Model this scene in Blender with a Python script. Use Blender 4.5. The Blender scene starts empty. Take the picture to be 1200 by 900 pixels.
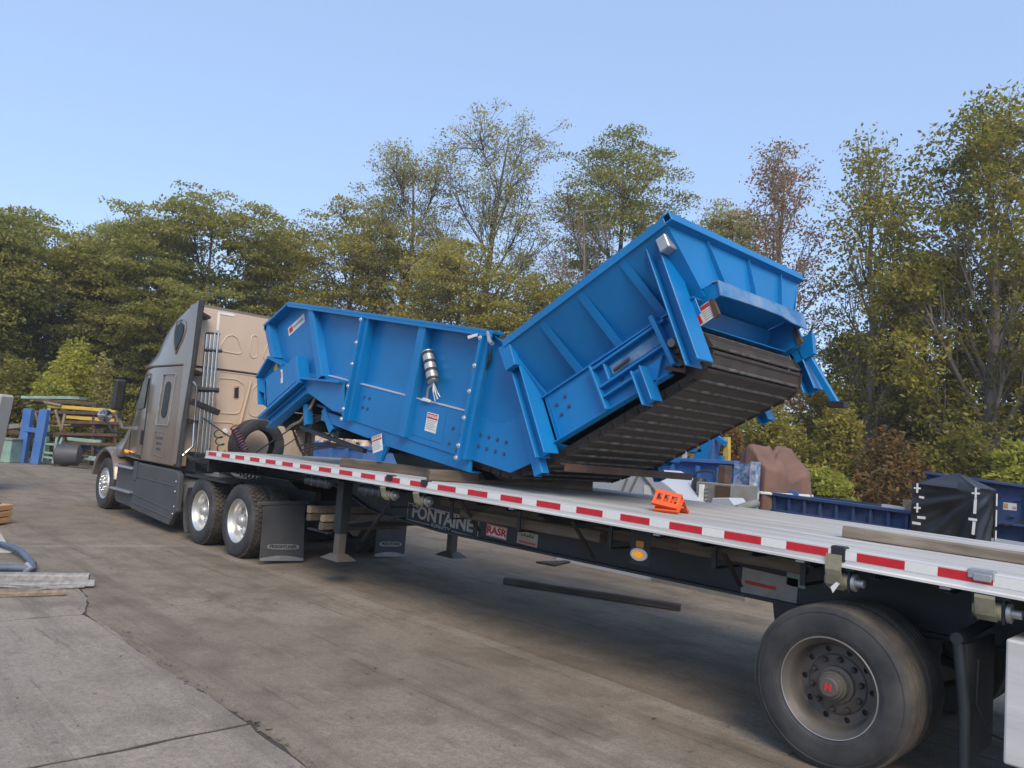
import bpy, bmesh, math, random
import numpy as np
from mathutils import Vector, Matrix
R_ = math.radians
random.seed(7); rng = np.random.default_rng(7)
sc = bpy.context.scene
col = sc.collection

# ---------------------------------------------------------------- camera
CAM = Vector((11.516, -4.942, 1.833)); F_PX = 902.6
YAW, PITCH, ROLL = -0.7996, 0.0823, 0.0789
fw = Vector((math.sin(YAW)*math.cos(PITCH), math.cos(YAW)*math.cos(PITCH), math.sin(PITCH)))
rt = Vector((math.cos(YAW), -math.sin(YAW), 0)); up = rt.cross(fw)
CR = math.cos(ROLL)*rt + math.sin(ROLL)*up
CU = -math.sin(ROLL)*rt + math.cos(ROLL)*up
cd = bpy.data.cameras.new('camera'); cd.sensor_width = 36; cd.lens = F_PX/1200*36
cd.clip_start = .05; cd.clip_end = 1500
cam = bpy.data.objects.new('camera', cd); col.objects.link(cam)
m = Matrix((CR, CU, -fw)).transposed().to_4x4(); m.translation = CAM
cam.matrix_world = m; sc.camera = cam

# ---------------------------------------------------------------- sky, sun, exposure
SUN_AZ, SUN_EL = R_(122), R_(43)          # azimuth clockwise from +Y
w = bpy.data.worlds.new('World'); sc.world = w; w.use_nodes = True
nt = w.node_tree; bg = nt.nodes['Background']
sky = nt.nodes.new('ShaderNodeTexSky'); sky.sky_type = 'NISHITA'; sky.sun_disc = False
sky.sun_elevation = SUN_EL; sky.sun_rotation = SUN_AZ
sky.air_density = 1.0; sky.dust_density = .7; sky.ozone_density = 2.0; sky.altitude = 0
hz = nt.nodes.new('ShaderNodeMix'); hz.data_type = 'RGBA'; hz.inputs[0].default_value = .65      # even haze over the whole sky
hz.inputs[7].default_value = (1.64, 2.25, 3.45, 1); nt.links.new(sky.outputs[0], hz.inputs[6])
nt.links.new(hz.outputs[2], bg.inputs[0]); bg.inputs[1].default_value = 0.125
sl = bpy.data.lights.new('sun', 'SUN'); sl.energy = 1.5; sl.angle = R_(32); sl.color = (1, .86, .68)
sun = bpy.data.objects.new('sun', sl); col.objects.link(sun)
sd = Vector((math.sin(SUN_AZ)*math.cos(SUN_EL), math.cos(SUN_AZ)*math.cos(SUN_EL), math.sin(SUN_EL)))
sun.rotation_euler = sd.to_track_quat('Z', 'Y').to_euler(); sun.location = (0, -20, 30)
vs = sc.view_settings; vs.view_transform = 'Standard'; vs.look = 'None'; vs.gamma = 1; vs.exposure = 1.15
vs.use_curve_mapping = False

# ---------------------------------------------------------------- helpers
def ray(x, y): return fw + CR*((x-600)/F_PX) - CU*((y-450)/F_PX)
def at(x, y, Y): d = ray(x, y); return CAM + d*((Y-CAM.y)/d.y)
def atz(x, y, Z=0.): d = ray(x, y); return CAM + d*((Z-CAM.z)/d.z)
def far(x, y, dist):
    d = ray(x, y); return CAM + d*(dist/math.hypot(d.x, d.y))

def wpos(o):
    p = Vector((0, 0, 0))
    while o is not None: p += o.location; o = o.parent
    return p
def tag(o, label, cat, group=None, kind=None):
    if label: o['label'] = label
    if cat: o['category'] = cat
    if group: o['group'] = group
    if kind: o['kind'] = kind
    return o
def thing(name, loc, label, cat, group=None):
    o = bpy.data.objects.new(name, None); col.objects.link(o); o.location = loc; o.empty_display_size = .2
    return tag(o, label, cat, group)
def link_mesh(name, me, mat, parent=None, loc=None):
    o = bpy.data.objects.new(name, me); col.objects.link(o)
    if mat is not None and not me.materials: me.materials.append(mat)
    if parent is not None: o.parent = parent
    if loc is not None: o.location = Vector(loc) - (wpos(parent) if parent else Vector((0, 0, 0)))
    return o
def copy_tree(o, parent=None):
    c = o.copy(); col.objects.link(c); c.parent = parent
    for ch in list(o.children): copy_tree(ch, c)
    return c

class MB:
    def __init__(s, T=None): s.v = []; s.f = []; s.T = T
    def add(s, vs, fs):
        b = len(s.v)
        for p in vs: s.v.append(tuple(s.T(p)) if s.T else tuple(p))
        s.f += [tuple(b+i for i in f) for f in fs]; return s
    def hexa(s, p): return s.add(p, [(0,3,2,1),(4,5,6,7),(0,1,5,4),(1,2,6,5),(2,3,7,6),(3,0,4,7)])
    def box(s, c, d, M=None):
        x, y, z = (k/2 for k in d); c = Vector(c)
        p = [Vector(q) for q in ((-x,-y,-z),(x,-y,-z),(x,y,-z),(-x,y,-z),(-x,-y,z),(x,-y,z),(x,y,z),(-x,y,z))]
        return s.hexa([c+(M@q if M else q) for q in p])
    def span(s, a, b): # two corners
        return s.box([(i+j)/2 for i, j in zip(a, b)], [abs(i-j) for i, j in zip(a, b)])
    def bar(s, a, b, wd, ht, upv=(0,0,1)):
        a = Vector(a); b = Vector(b); x = (b-a); L = x.length; x.normalize()
        u = Vector(upv); y = u.cross(x)
        if y.length < 1e-4: y = Vector((0,1,0)).cross(x)
        y.normalize(); z = x.cross(y)
        return s.box((a+b)/2, (L, wd, ht), Matrix((x, y, z)).transposed())
    def prism(s, poly, y0, y1):          # (x,z) polygon, extruded along Y
        n = len(poly)
        a = sum(poly[i][0]*poly[(i+1)%n][1]-poly[(i+1)%n][0]*poly[i][1] for i in range(n))
        if a < 0: poly = poly[::-1]
        vs = [(x, y0, z) for x, z in poly]+[(x, y1, z) for x, z in poly]
        fs = [tuple(range(n)), tuple(range(2*n-1, n-1, -1))]+[(i, i+n, (i+1)%n+n, (i+1)%n) for i in range(n)]
        return s.add(vs, fs)
    def tube(s, path, r, n=8, caps=True):
        P = [Vector(p) for p in path]; k = len(P); rs = r if hasattr(r, '__len__') else [r]*k
        vs = []; fs = []; t0 = (P[1]-P[0]).normalized()
        u = Vector((0,0,1)) if abs(t0.z) < .9 else Vector((1,0,0))
        u = (u - t0*u.dot(t0)).normalized()
        for i in range(k):
            t = ((P[min(i+1,k-1)]-P[max(i-1,0)])).normalized()
            u = (u - t*u.dot(t)).normalized(); q = t.cross(u)
            for j in range(n):
                a = 2*math.pi*j/n; vs.append(P[i]+(u*math.cos(a)+q*math.sin(a))*rs[i])
        for i in range(k-1):
            for j in range(n):
                fs.append((i*n+j, i*n+(j+1)%n, (i+1)*n+(j+1)%n, (i+1)*n+j))
        if caps: fs += [tuple(range(n-1,-1,-1)), tuple((k-1)*n+j for j in range(n))]
        return s.add(vs, fs)
    def lathe(s, prof, c=(0,0,0), n=48, axis='Y', close=False):   # prof: (r, h)
        vs = []; fs = []; k = len(prof)
        for r, h in prof:
            for j in range(n):
                a = 2*math.pi*j/n; p, q = r*math.cos(a), r*math.sin(a)
                o = (p, h, q) if axis == 'Y' else (h, p, q) if axis == 'X' else (p, q, h)
                vs.append((o[0]+c[0], o[1]+c[1], o[2]+c[2]))
        for i in range(k-1 if not close else k):
            i2 = (i+1) % k
            for j in range(n): fs.append((i*n+j, i*n+(j+1)%n, i2*n+(j+1)%n, i2*n+j))
        return s.add(vs, fs)
    def loft(s, secs, caps=True):
        n = len(secs[0]); vs = [p for q in secs for p in q]; fs = []
        for i in range(len(secs)-1):
            for j in range(n): fs.append((i*n+j, i*n+(j+1)%n, (i+1)*n+(j+1)%n, (i+1)*n+j))
        if caps: fs += [tuple(range(n-1,-1,-1)), tuple((len(secs)-1)*n+j for j in range(n))]
        return s.add(vs, fs)
    def mesh(s, name, off=Vector((0,0,0)), smooth=None, fix=True):
        me = bpy.data.meshes.new(name)
        me.from_pydata([(p[0]-off[0], p[1]-off[1], p[2]-off[2]) for p in s.v], [], s.f)
        if fix:
            bm = bmesh.new(); bm.from_mesh(me); bmesh.ops.recalc_face_normals(bm, faces=bm.faces[:]); bm.to_mesh(me); bm.free()
        if smooth is not None:
            me.polygons.foreach_set('use_smooth', [True]*len(me.polygons)); me.set_sharp_from_angle(angle=R_(smooth))
        return me
    def build(s, name, mat, parent=None, smooth=None, bevel=0, seg=1):
        off = wpos(parent) if parent else Vector((0,0,0))
        o = link_mesh(name, s.mesh(name, off, smooth), mat, parent)
        if bevel:
            b = o.modifiers.new('bevel', 'BEVEL'); b.width = bevel; b.segments = seg; b.limit_method = 'ANGLE'; b.angle_limit = R_(40)
        return o
    def solo(s, name, mat, label, cat, group=None, kind=None, smooth=None, bevel=0, base=None):
        # a one-mesh thing with its origin at its base
        v = np.array(s.v); b = base or (v[:,0].mean(), v[:,1].mean(), v[:,2].min())
        o = link_mesh(name, s.mesh(name, b, smooth), mat); o.location = b
        if bevel:
            k = o.modifiers.new('bevel', 'BEVEL'); k.width = bevel; k.segments = 1; k.limit_method = 'ANGLE'; k.angle_limit = R_(40)
        return tag(o, label, cat, group, kind)

def text_part(name, s, size, origin, right, upv, mat, parent, bold=0., ext=.0015, sx=1., align='CENTER'):
    cu = bpy.data.curves.new('t', 'FONT'); cu.body = s; cu.size = size; cu.extrude = ext; cu.offset = bold; cu.resolution_u = 3
    cu.align_x = align; cu.align_y = 'CENTER'
    ob = bpy.data.objects.new('t', cu); col.objects.link(ob)
    me = bpy.data.meshes.new_from_object(ob.evaluated_get(bpy.context.evaluated_depsgraph_get()))
    bpy.data.objects.remove(ob); bpy.data.curves.remove(cu)
    r = Vector(right).normalized(); u = Vector(upv).normalized(); nn = r.cross(u)
    M = Matrix((r*sx, u, nn)).transposed().to_4x4(); M.translation = Vector(origin) - wpos(parent)
    me.transform(M); me.materials.clear(); me.name = name
    return link_mesh(name, me, mat, parent)

# ---------------------------------------------------------------- materials
def newmat(name):
    mt = bpy.data.materials.new(name); mt.use_nodes = True
    n = mt.node_tree; return mt, n, n.nodes['Principled BSDF']
def lin(c): return tuple(((k/255)/12.92 if k/255 <= .04045 else ((k/255+.055)/1.055)**2.4) for k in c)
def mat(name, base, rough=.5, metal=0., var=.12, scale=3., dirt=None, dirt_amt=.0, dirt_scale=1.5, bump=0., bscale=40., coat=0., stretch=(1,1,1), emit=None, spec=.5):
    mt, n, b = newmat(name); L = n.links.new; N = n.nodes.new
    tc = N('ShaderNodeTexCoord'); mp = N('ShaderNodeMapping'); mp.inputs['Scale'].default_value = stretch
    L(tc.outputs['Object'], mp.inputs[0])
    n1 = N('ShaderNodeTexNoise'); n1.inputs['Scale'].default_value = scale; n1.inputs['Detail'].default_value = 6
    L(mp.outputs[0], n1.inputs['Vector'])
    mx = N('ShaderNodeMix'); mx.data_type = 'RGBA'
    mx.inputs[6].default_value = (*[max(0, c*(1-var)) for c in base], 1); mx.inputs[7].default_value = (*[c*(1+var) for c in base], 1)
    rp = N('ShaderNodeMapRange'); rp.inputs[1].default_value = .3; rp.inputs[2].default_value = .7
    L(n1.outputs[0], rp.inputs[0]); L(rp.outputs[0], mx.inputs[0]); out = mx.outputs[2]
    rr = N('ShaderNodeMapRange'); rr.inputs[3].default_value = max(.03, rough-.08); rr.inputs[4].default_value = min(1, rough+.1)
    L(n1.outputs[0], rr.inputs[0]); rout = rr.outputs[0]
    if dirt:
        n2 = N('ShaderNodeTexNoise'); n2.inputs['Scale'].default_value = dirt_scale; n2.inputs['Detail'].default_value = 9; n2.inputs['Roughness'].default_value = .65
        L(mp.outputs[0], n2.inputs['Vector'])
        r2 = N('ShaderNodeMapRange'); r2.inputs[1].default_value = .42; r2.inputs[2].default_value = .72; r2.inputs[4].default_value = dirt_amt
        L(n2.outputs[0], r2.inputs[0])
        m2 = N('ShaderNodeMix'); m2.data_type = 'RGBA'; m2.inputs[7].default_value = (*dirt, 1)
        L(r2.outputs[0], m2.inputs[0]); L(out, m2.inputs[6]); out = m2.outputs[2]
        m3 = N('ShaderNodeMix'); m3.inputs[3].default_value = .85; L(r2.outputs[0], m3.inputs[0]); L(rout, m3.inputs[2]); rout = m3.outputs[0]
    L(out, b.inputs['Base Color']); L(rout, b.inputs['Roughness'])
    b.inputs['Metallic'].default_value = metal; b.inputs['Coat Weight'].default_value = coat; b.inputs['Coat Roughness'].default_value = .12
    b.inputs['Specular IOR Level'].default_value = spec
    if bump:
        n3 = N('ShaderNodeTexNoise'); n3.inputs['Scale'].default_value = bscale; n3.inputs['Detail'].default_value = 5
        L(mp.outputs[0], n3.inputs['Vector'])
        bp = N('ShaderNodeBump'); bp.inputs['Strength'].default_value = bump; bp.inputs['Distance'].default_value = .01
        L(n3.outputs[0], bp.inputs['Height']); L(bp.outputs[0], b.inputs['Normal'])
    if emit: b.inputs['Emission Color'].default_value = (*emit[0], 1); b.inputs['Emission Strength'].default_value = emit[1]
    return mt

M = {}
M['blue'] = mat('blue_paint', (.001, .166, .44), .36, var=.16, scale=.9, dirt=(.016, .172, .39), dirt_amt=.45, dirt_scale=1.6, coat=.08, bump=.10, bscale=2.2, spec=.4)
M['blue_scuffed'] = mat('scuffed_blue_paint', (.03, .17, .40), .5, var=.15, scale=2, dirt=(.30, .36, .42), dirt_amt=.75, dirt_scale=4)
M['belt'] = mat('worn_steel_flights', (.045, .038, .033), .68, metal=.2, var=.35, scale=5, dirt=(.075, .050, .034), dirt_amt=.6, dirt_scale=2.5, bump=.2, bscale=25)
M['belt_edge'] = mat('rubbed_steel_edges', (.15, .135, .12), .5, metal=.5, var=.6, scale=9, dirt=(.05, .04, .033), dirt_amt=.9, dirt_scale=11)
M['rust'] = mat('rusty_steel', (.10, .055, .035), .8, var=.35, scale=6, dirt=(.05, .033, .026), dirt_amt=.7, dirt_scale=5, bump=.3)
M['steel'] = mat('galvanised_steel', (.42, .43, .44), .42, metal=.7, var=.18, scale=8)
M['bolt'] = mat('zinc_bolts', (.62, .63, .64), .35, metal=.7, var=.1)
M['white'] = mat('white_film', (.74, .74, .72), .5, var=.05, scale=9, dirt=(.4, .37, .33), dirt_amt=.3, dirt_scale=6)
M['red'] = mat('red_film', (.52, .012, .022), .4, var=.12, scale=10)
M['redink'] = mat('red_print', (.50, .03, .03), .6, var=.05)
M['blackink'] = mat('black_print', (.03, .03, .032), .6, var=.05)
M['greyink'] = mat('grey_print', (.33, .33, .33), .6, var=.15)
M['yellow'] = mat('yellow_sticker', (.75, .5, .04), .5, var=.08)
M['alu'] = mat('mill_aluminium', (.72, .71, .69), .42, metal=.25, var=.10, scale=2, dirt=(.30, .28, .26), dirt_amt=.55, dirt_scale=1.6, stretch=(.35, 3, 3))
M['deck'] = mat('scuffed_deck_aluminium', (.56, .545, .52), .5, metal=.25, var=.18, scale=2.4, dirt=(.20, .185, .17), dirt_amt=.7, dirt_scale=1.5, stretch=(.3, 4, 3), bump=.08, bscale=20)
M['frame'] = mat('dark_frame_paint', (.010, .014, .020), .5, var=.2, scale=2, dirt=(.04, .04, .038), dirt_amt=.35, dirt_scale=2.5)
M['black'] = mat('black_plastic', (.018, .018, .019), .5, var=.2, scale=6)
M['rubber'] = mat('tyre_rubber', (.028, .028, .030), .72, var=.25, scale=4, dirt=(.11, .105, .095), dirt_amt=.45, dirt_scale=3.5, bump=.08, bscale=30)
M['tread'] = mat('brown_tread_rubber', (.045, .041, .036), .85, var=.25, scale=6, dirt=(.15, .125, .10), dirt_amt=.6, dirt_scale=5)  # paler and browner than the sidewall rubber
M['rim'] = mat('dusty_painted_rim', (.115, .104, .092), .5, metal=.25, var=.2, scale=5, dirt=(.07, .06, .05), dirt_amt=.6, dirt_scale=5)
M['alurim'] = mat('polished_aluminium_rim', (.70, .70, .68), .34, metal=.85, var=.06, scale=6, dirt=(.4, .38, .34), dirt_amt=.3, dirt_scale=7)
M['rimedge'] = mat('bare_rim_edge', (.5, .49, .46), .35, metal=.7, var=.1)
M['taupe'] = mat('taupe_metallic_paint', (.175, .135, .103), .30, metal=.15, var=.06, scale=2, dirt=(.23, .18, .135), dirt_amt=.2, dirt_scale=1.4, coat=.6)
M['taupe_back'] = mat('dusty_taupe_paint', (.56, .425, .31), .5, metal=.1, var=.07, scale=1.4, dirt=(.56, .44, .33), dirt_amt=.45, dirt_scale=1.2, coat=.1)
M['fairing'] = mat('grey_moulded_plastic', (.052, .055, .062), .5, var=.12, scale=3, dirt=(.14, .13, .12), dirt_amt=.3, dirt_scale=2)
M['glass'] = mat('dark_window_glass', (.012, .018, .017), .12, var=.1, spec=.06)
M['chrome'] = mat('chrome', (.62, .62, .61), .16, metal=1., var=.05)
M['amber'] = mat('amber_lens', (.75, .30, .01), .25, var=.05, emit=((1, .40, .02), .22))
M['ambref'] = mat('amber_reflector', (.55, .20, .02), .3, var=.1)
M['strap'] = mat('dirty_webbing', (.27, .25, .17), .85, var=.2, scale=9, bump=.2, bscale=90, dirt=(.12, .11, .08), dirt_amt=.6, dirt_scale=7)
M['orange'] = mat('orange_plastic', (.75, .10, .02), .5, var=.1, scale=6, dirt=(.35, .08, .04), dirt_amt=.4, dirt_scale=8)
M['purple'] = mat('purple_hose', (.10, .03, .06), .5, var=.1)
M['green_hose'] = mat('dark_green_hose', (.015, .05, .035), .45, var=.1)
M['concrete_block'] = mat('pale_concrete', (.42, .40, .36), .9, var=.12, scale=3, dirt=(.25, .23, .2), dirt_amt=.5, bump=.25, bscale=30)
M['tarp_brown'] = mat('faded_brown_tarpaulin', (.155, .085, .062), .72, var=.22, scale=3, dirt=(.22, .13, .10), dirt_amt=.5, dirt_scale=2, bump=.15, bscale=12)
M['tarp_black'] = mat('black_plastic_sheet', (.016, .017, .019), .38, var=.2, scale=3)
M['navy'] = mat('navy_paint', (.022, .055, .16), .5, var=.18, scale=1.5, dirt=(.09, .10, .15), dirt_amt=.45, dirt_scale=2)
M['midblue'] = mat('faded_blue_paint', (.045, .14, .38), .5, var=.18, scale=2, dirt=(.12, .15, .22), dirt_amt=.4, dirt_scale=2.5)
M['flakeblue'] = mat('flaking_blue_paint', (.05, .13, .30), .6, var=.15, scale=2, dirt=(.68, .68, .66), dirt_amt=1., dirt_scale=5.5)
M['palegrey'] = mat('pale_grey_paint', (.46, .50, .55), .45, var=.08, scale=1.5, dirt=(.3, .3, .3), dirt_amt=.35)
M['grey'] = mat('machine_grey_paint', (.20, .21, .20), .55, var=.15, scale=3, dirt=(.16, .09, .05), dirt_amt=.6, dirt_scale=2.5)
M['mint'] = mat('mint_paint', (.22, .36, .31), .65, var=.2, scale=4, dirt=(.15, .1, .07), dirt_amt=.5)
M['yellowp'] = mat('yellow_paint', (.62, .42, .06), .6, var=.15, scale=4, dirt=(.2, .12, .05), dirt_amt=.6, dirt_scale=4)
M['cable'] = mat('black_cable', (.02, .02, .02), .5, var=.1)
M['orangewood'] = mat('fresh_wood', (.52, .30, .14), .8, var=.2, scale=3, stretch=(1, 1, 8))
M['hosegrey'] = mat('blue_grey_hose', (.075, .115, .17), .55, var=.15, scale=6, dirt=(.2, .2, .2), dirt_amt=.4, dirt_scale=5)
M['aged'] = mat('aged_paper', (.36, .34, .30), .7, var=.12, scale=6, dirt=(.22, .2, .17), dirt_amt=.5, dirt_scale=5)
M['junk'] = mat('pale_rubbish', (.45, .36, .29), .8, var=.5, scale=9)

def woodmat(name, a, b, axis, sc_=1.):
    mt, n, p = newmat(name); L = n.links.new; N = n.nodes.new
    tc = N('ShaderNodeTexCoord'); mp = N('ShaderNodeMapping')
    s = [14*sc_, 14*sc_, 14*sc_]; s[axis] = .9*sc_; mp.inputs['Scale'].default_value = s
    L(tc.outputs['Object'], mp.inputs[0])
    n1 = N('ShaderNodeTexNoise'); n1.inputs['Scale'].default_value = 1.6; n1.inputs['Detail'].default_value = 8; n1.inputs['Distortion'].default_value = .6
    L(mp.outputs[0], n1.inputs['Vector'])
    n2 = N('ShaderNodeTexNoise'); n2.inputs['Scale'].default_value = 2.2; n2.inputs['Detail'].default_value = 5; L(tc.outputs['Object'], n2.inputs['Vector'])
    cr = N('ShaderNodeValToRGB'); e = cr.color_ramp.elements
    e[0].position = .32; e[0].color = (*[c*.55 for c in a], 1); e[1].position = .72; e[1].color = (*b, 1)
    k = cr.color_ramp.elements.new(.5); k.color = (*a, 1)
    ad = N('ShaderNodeMath'); ad.operation = 'MULTIPLY_ADD'; ad.inputs[1].default_value = .5; L(n2.outputs[0], ad.inputs[0])
    hf = N('ShaderNodeMath'); hf.operation = 'MULTIPLY'; hf.inputs[1].default_value = .5; L(n1.outputs[0], hf.inputs[0]); L(hf.outputs[0], ad.inputs[2])
    L(ad.outputs[0], cr.inputs[0]); L(cr.outputs[0], p.inputs['Base Color']); p.inputs['Roughness'].default_value = .88
    bp = N('ShaderNodeBump'); bp.inputs['Strength'].default_value = .5; bp.inputs['Distance'].default_value = .01
    L(n1.outputs[0], bp.inputs['Height']); L(bp.outputs[0], p.inputs['Normal'])
    return mt
M['wood_x'] = woodmat('weathered_timber_lengthwise', (.115, .088, .064), (.215, .175, .135), 0)
M['wood_deck'] = woodmat('sun_bleached_timber', (.20, .165, .125), (.34, .29, .23), 0)
M['wood_y'] = woodmat('weathered_timber_crosswise', (.10, .076, .056), (.19, .15, .115), 1)
M['wood_pale'] = woodmat('grey_weathered_board', (.30, .28, .26), (.46, .43, .40), 1)
M['wood_dark'] = woodmat('dark_wet_timber', (.075, .06, .05), (.14, .115, .095), 0)
M['wood_tan'] = woodmat('tan_board', (.24, .185, .125), (.36, .29, .21), 1)

def concrete(name, a, b, stain, stain_amt=.6, streak=True):
    mt, n, p = newmat(name); L = n.links.new; N = n.nodes.new
    tc = N('ShaderNodeTexCoord')
    def noise(scale, det=8, rough=.6, st=None, dist=0.):
        k = N('ShaderNodeTexNoise'); k.inputs['Scale'].default_value = scale; k.inputs['Detail'].default_value = det; k.inputs['Roughness'].default_value = rough; k.inputs['Distortion'].default_value = dist
        if st:
            mp = N('ShaderNodeMapping'); mp.inputs['Scale'].default_value = st[0]; mp.inputs['Rotation'].default_value = (0, 0, st[1]); L(tc.outputs['Object'], mp.inputs[0]); L(mp.outputs[0], k.inputs['Vector'])
        else: L(tc.outputs['Object'], k.inputs['Vector'])
        return k.outputs[0]
    def rng_(o, lo, hi, t1=1.):
        r = N('ShaderNodeMapRange'); r.inputs[1].default_value = lo; r.inputs[2].default_value = hi; r.inputs[4].default_value = t1; L(o, r.inputs[0]); return r.outputs[0]
    def mix(fac, A, B):
        m_ = N('ShaderNodeMix'); m_.data_type = 'RGBA'; L(fac, m_.inputs[0])
        for sock, v in ((6, A), (7, B)):
            if isinstance(v, tuple): m_.inputs[sock].default_value = (*v, 1)
            else: L(v, m_.inputs[sock])
        return m_.outputs[2]
    big = noise(.35, 9, .62); med = noise(1.7, 9, .7); fine = noise(22, 6, .7); grit = noise(160, 3, .6)
    c = mix(rng_(big, .36, .64), a, b)
    c = mix(rng_(med, .46, .68, stain_amt), c, stain)
    blot = noise(.8, 10, .72, None, .9); c = mix(rng_(blot, .55, .66, .55), c, tuple(k*.72 for k in stain))
    if streak:
        sx = noise(1.1, 7, .65, ((.14, 1.9, 1), .06), .4)       # wheel-worn bands along the lane
        c = mix(rng_(sx, .50, .72, .75), c, tuple(k*.62 for k in stain))
        sy = noise(1.5, 6, .7, ((.25, 3.2, 1), .9), .8)
        c = mix(rng_(sy, .60, .72, .35), c, tuple(k*1.5 for k in b))
        sw = noise(2.6, 5, .7, ((.22, 4.5, 1), .35), .5)
        c = mix(rng_(sw, .58, .68, .7), c, tuple(k*.45 for k in stain))
    sp = noise(5.5, 3, .5); c = mix(rng_(sp, .70, .735, .75), c, tuple(k*.38 for k in stain))
    c = mix(rng_(fine, .38, .66, .6), c, tuple(k*.70 for k in a))
    g2 = noise(58, 4, .75); c = mix(rng_(g2, .50, .68, .55), c, tuple(k*.55 for k in stain)); g3 = noise(75, 3, .7, ((1, 1, 1), 1.1)); c = mix(rng_(g3, .58, .70, .45), c, tuple(k*1.35 for k in b))
    c = mix(rng_(grit, .52, .66, .35), c, tuple(k*1.45 for k in b))
    L(c, p.inputs['Base Color']); p.inputs['Roughness'].default_value = .88; p.inputs['Specular IOR Level'].default_value = .3
    bp = N('ShaderNodeBump'); bp.inputs['Strength'].default_value = .45; bp.inputs['Distance'].default_value = .006
    L(fine, bp.inputs['Height'])
    b2 = N('ShaderNodeBump'); b2.inputs['Strength'].default_value = .35; b2.inputs['Distance'].default_value = .03; L(med, b2.inputs['Height']); L(bp.outputs[0], b2.inputs['Normal'])
    L(b2.outputs[0], p.inputs['Normal'])
    return mt
M['lot'] = concrete('worn_lot_concrete', (.205, .167, .125), (.30, .25, .192), (.108, .084, .060), .85)
M['slab'] = concrete('slab_concrete', (.250, .214, .175), (.335, .291, .242), (.152, .128, .101), .75)
M['strip'] = concrete('pale_strip_concrete', (.225, .191, .150), (.34, .292, .235), (.14, .115, .088), .9, True)
M['joint'] = mat('dirt_filled_joint', (.055, .045, .036), .95, var=.4, scale=20)
M['verge'] = concrete('leaf_litter_soil', (.12, .10, .06), (.17, .15, .08), (.07, .075, .035), .8, False)
# ================================================================ GROUND
def wobble_sheet(name, pts, z, mt, amp=.012, step=.12, th=.0):
    """flat sheet with irregular broken edges"""
    out = []
    for i in range(len(pts)):
        a = Vector((*pts[i], 0)); b = Vector((*pts[(i+1) % len(pts)], 0)); L = (b-a).length; k = max(1, int(L/step))
        k = min(k, 90); nrm = Vector((-(b-a).y, (b-a).x, 0)).normalized(); off = 0
        for j in range(k):
            off = off*.7 + rng.normal()*amp*.6
            out.append(a.lerp(b, j/k) + nrm*(off if j else 0))
    n = len(out); mb = MB()
    top = [(p.x, p.y, z) for p in out]; bot = [(p.x, p.y, -.02) for p in out]
    mb.add(top+bot, [tuple(range(n))]+[(i, (i+1) % n, (i+1) % n+n, i+n) for i in range(n)])
    o = mb.build(name, mt); o['kind'] = 'structure'; return o
g = MB(); g.add([(-260, -260, 0), (260, -260, 0), (260, 300, 0), (-260, 300, 0)], [(0, 1, 2, 3)])
ground = g.build('ground', M['lot']); ground['kind'] = 'structure'
J = .012
wobble_sheet('concrete_slab', [(6.96-J, -2.555), (3.74+J, -2.60), (3.64+J, -6.8), (6.93-J, -6.8)], .010, M['slab'], .016)
wobble_sheet('concrete_slab', [(3.72-J, -2.60), (2.95, -2.36), (2.45, -2.30), (1.2, -2.65), (.6, -6.8), (3.62-J, -6.8)], .010, M['slab'], .016)
wobble_sheet('concrete_slab', [(14.0, -2.75), (10, -2.66), (7.6, -2.58), (6.98+J, -2.555), (6.95+J, -6.8), (14, -6.8)], .012, M['slab'], .016)
wobble_sheet('ground_joint', [(7.02, -2.50), (6.90, -2.50), (6.86, -6.8), (7.02, -6.8)], .004, M['joint'], .004)
wobble_sheet('ground_joint', [(3.79, -2.56), (3.66, -2.56), (3.56, -6.8), (3.70, -6.8)], .004, M['joint'], .004)
wobble_sheet('ground_joint', [(14, -2.72), (10, -2.635), (7.6, -2.555), (6.97, -2.535), (3.74, -2.578), (2.95, -2.335), (2.45, -2.28), (2.45, -2.40), (2.95, -2.46), (3.74, -2.68), (6.97, -2.66), (10, -2.76), (14, -2.85)], .003, M['joint'], .011, .06)
wobble_sheet('pavement_strip', [(-.62, -2.35), (-.40, -2.36), (.00, -.14), (-.18, -.10)], .004, M['strip'], .012)
wobble_sheet('pavement_strip', [(-.10, -.02), (-.06, -.16), (3.0, .02), (6.4, .10), (9.2, .05), (9.2, .22), (6.3, .27), (3.0, .17)], .005, M['strip'], .014)
# verge of soil and leaf litter under the trees: a sheet over the lot, its front edge facing the yard
vp = [far(-260, 540, 34), far(0, 540, 33.5), far(150, 540, 33), far(420, 540, 31), far(700, 540, 27), far(900, 540, 24.5), far(1100, 560, 24), far(1400, 560, 25), far(1400, 560, 140), far(700, 540, 150), far(100, 540, 160), far(-260, 540, 150)]
wobble_sheet('terrain', [(p.x, p.y) for p in vp], .03, M['verge'], .25, .8)

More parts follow.
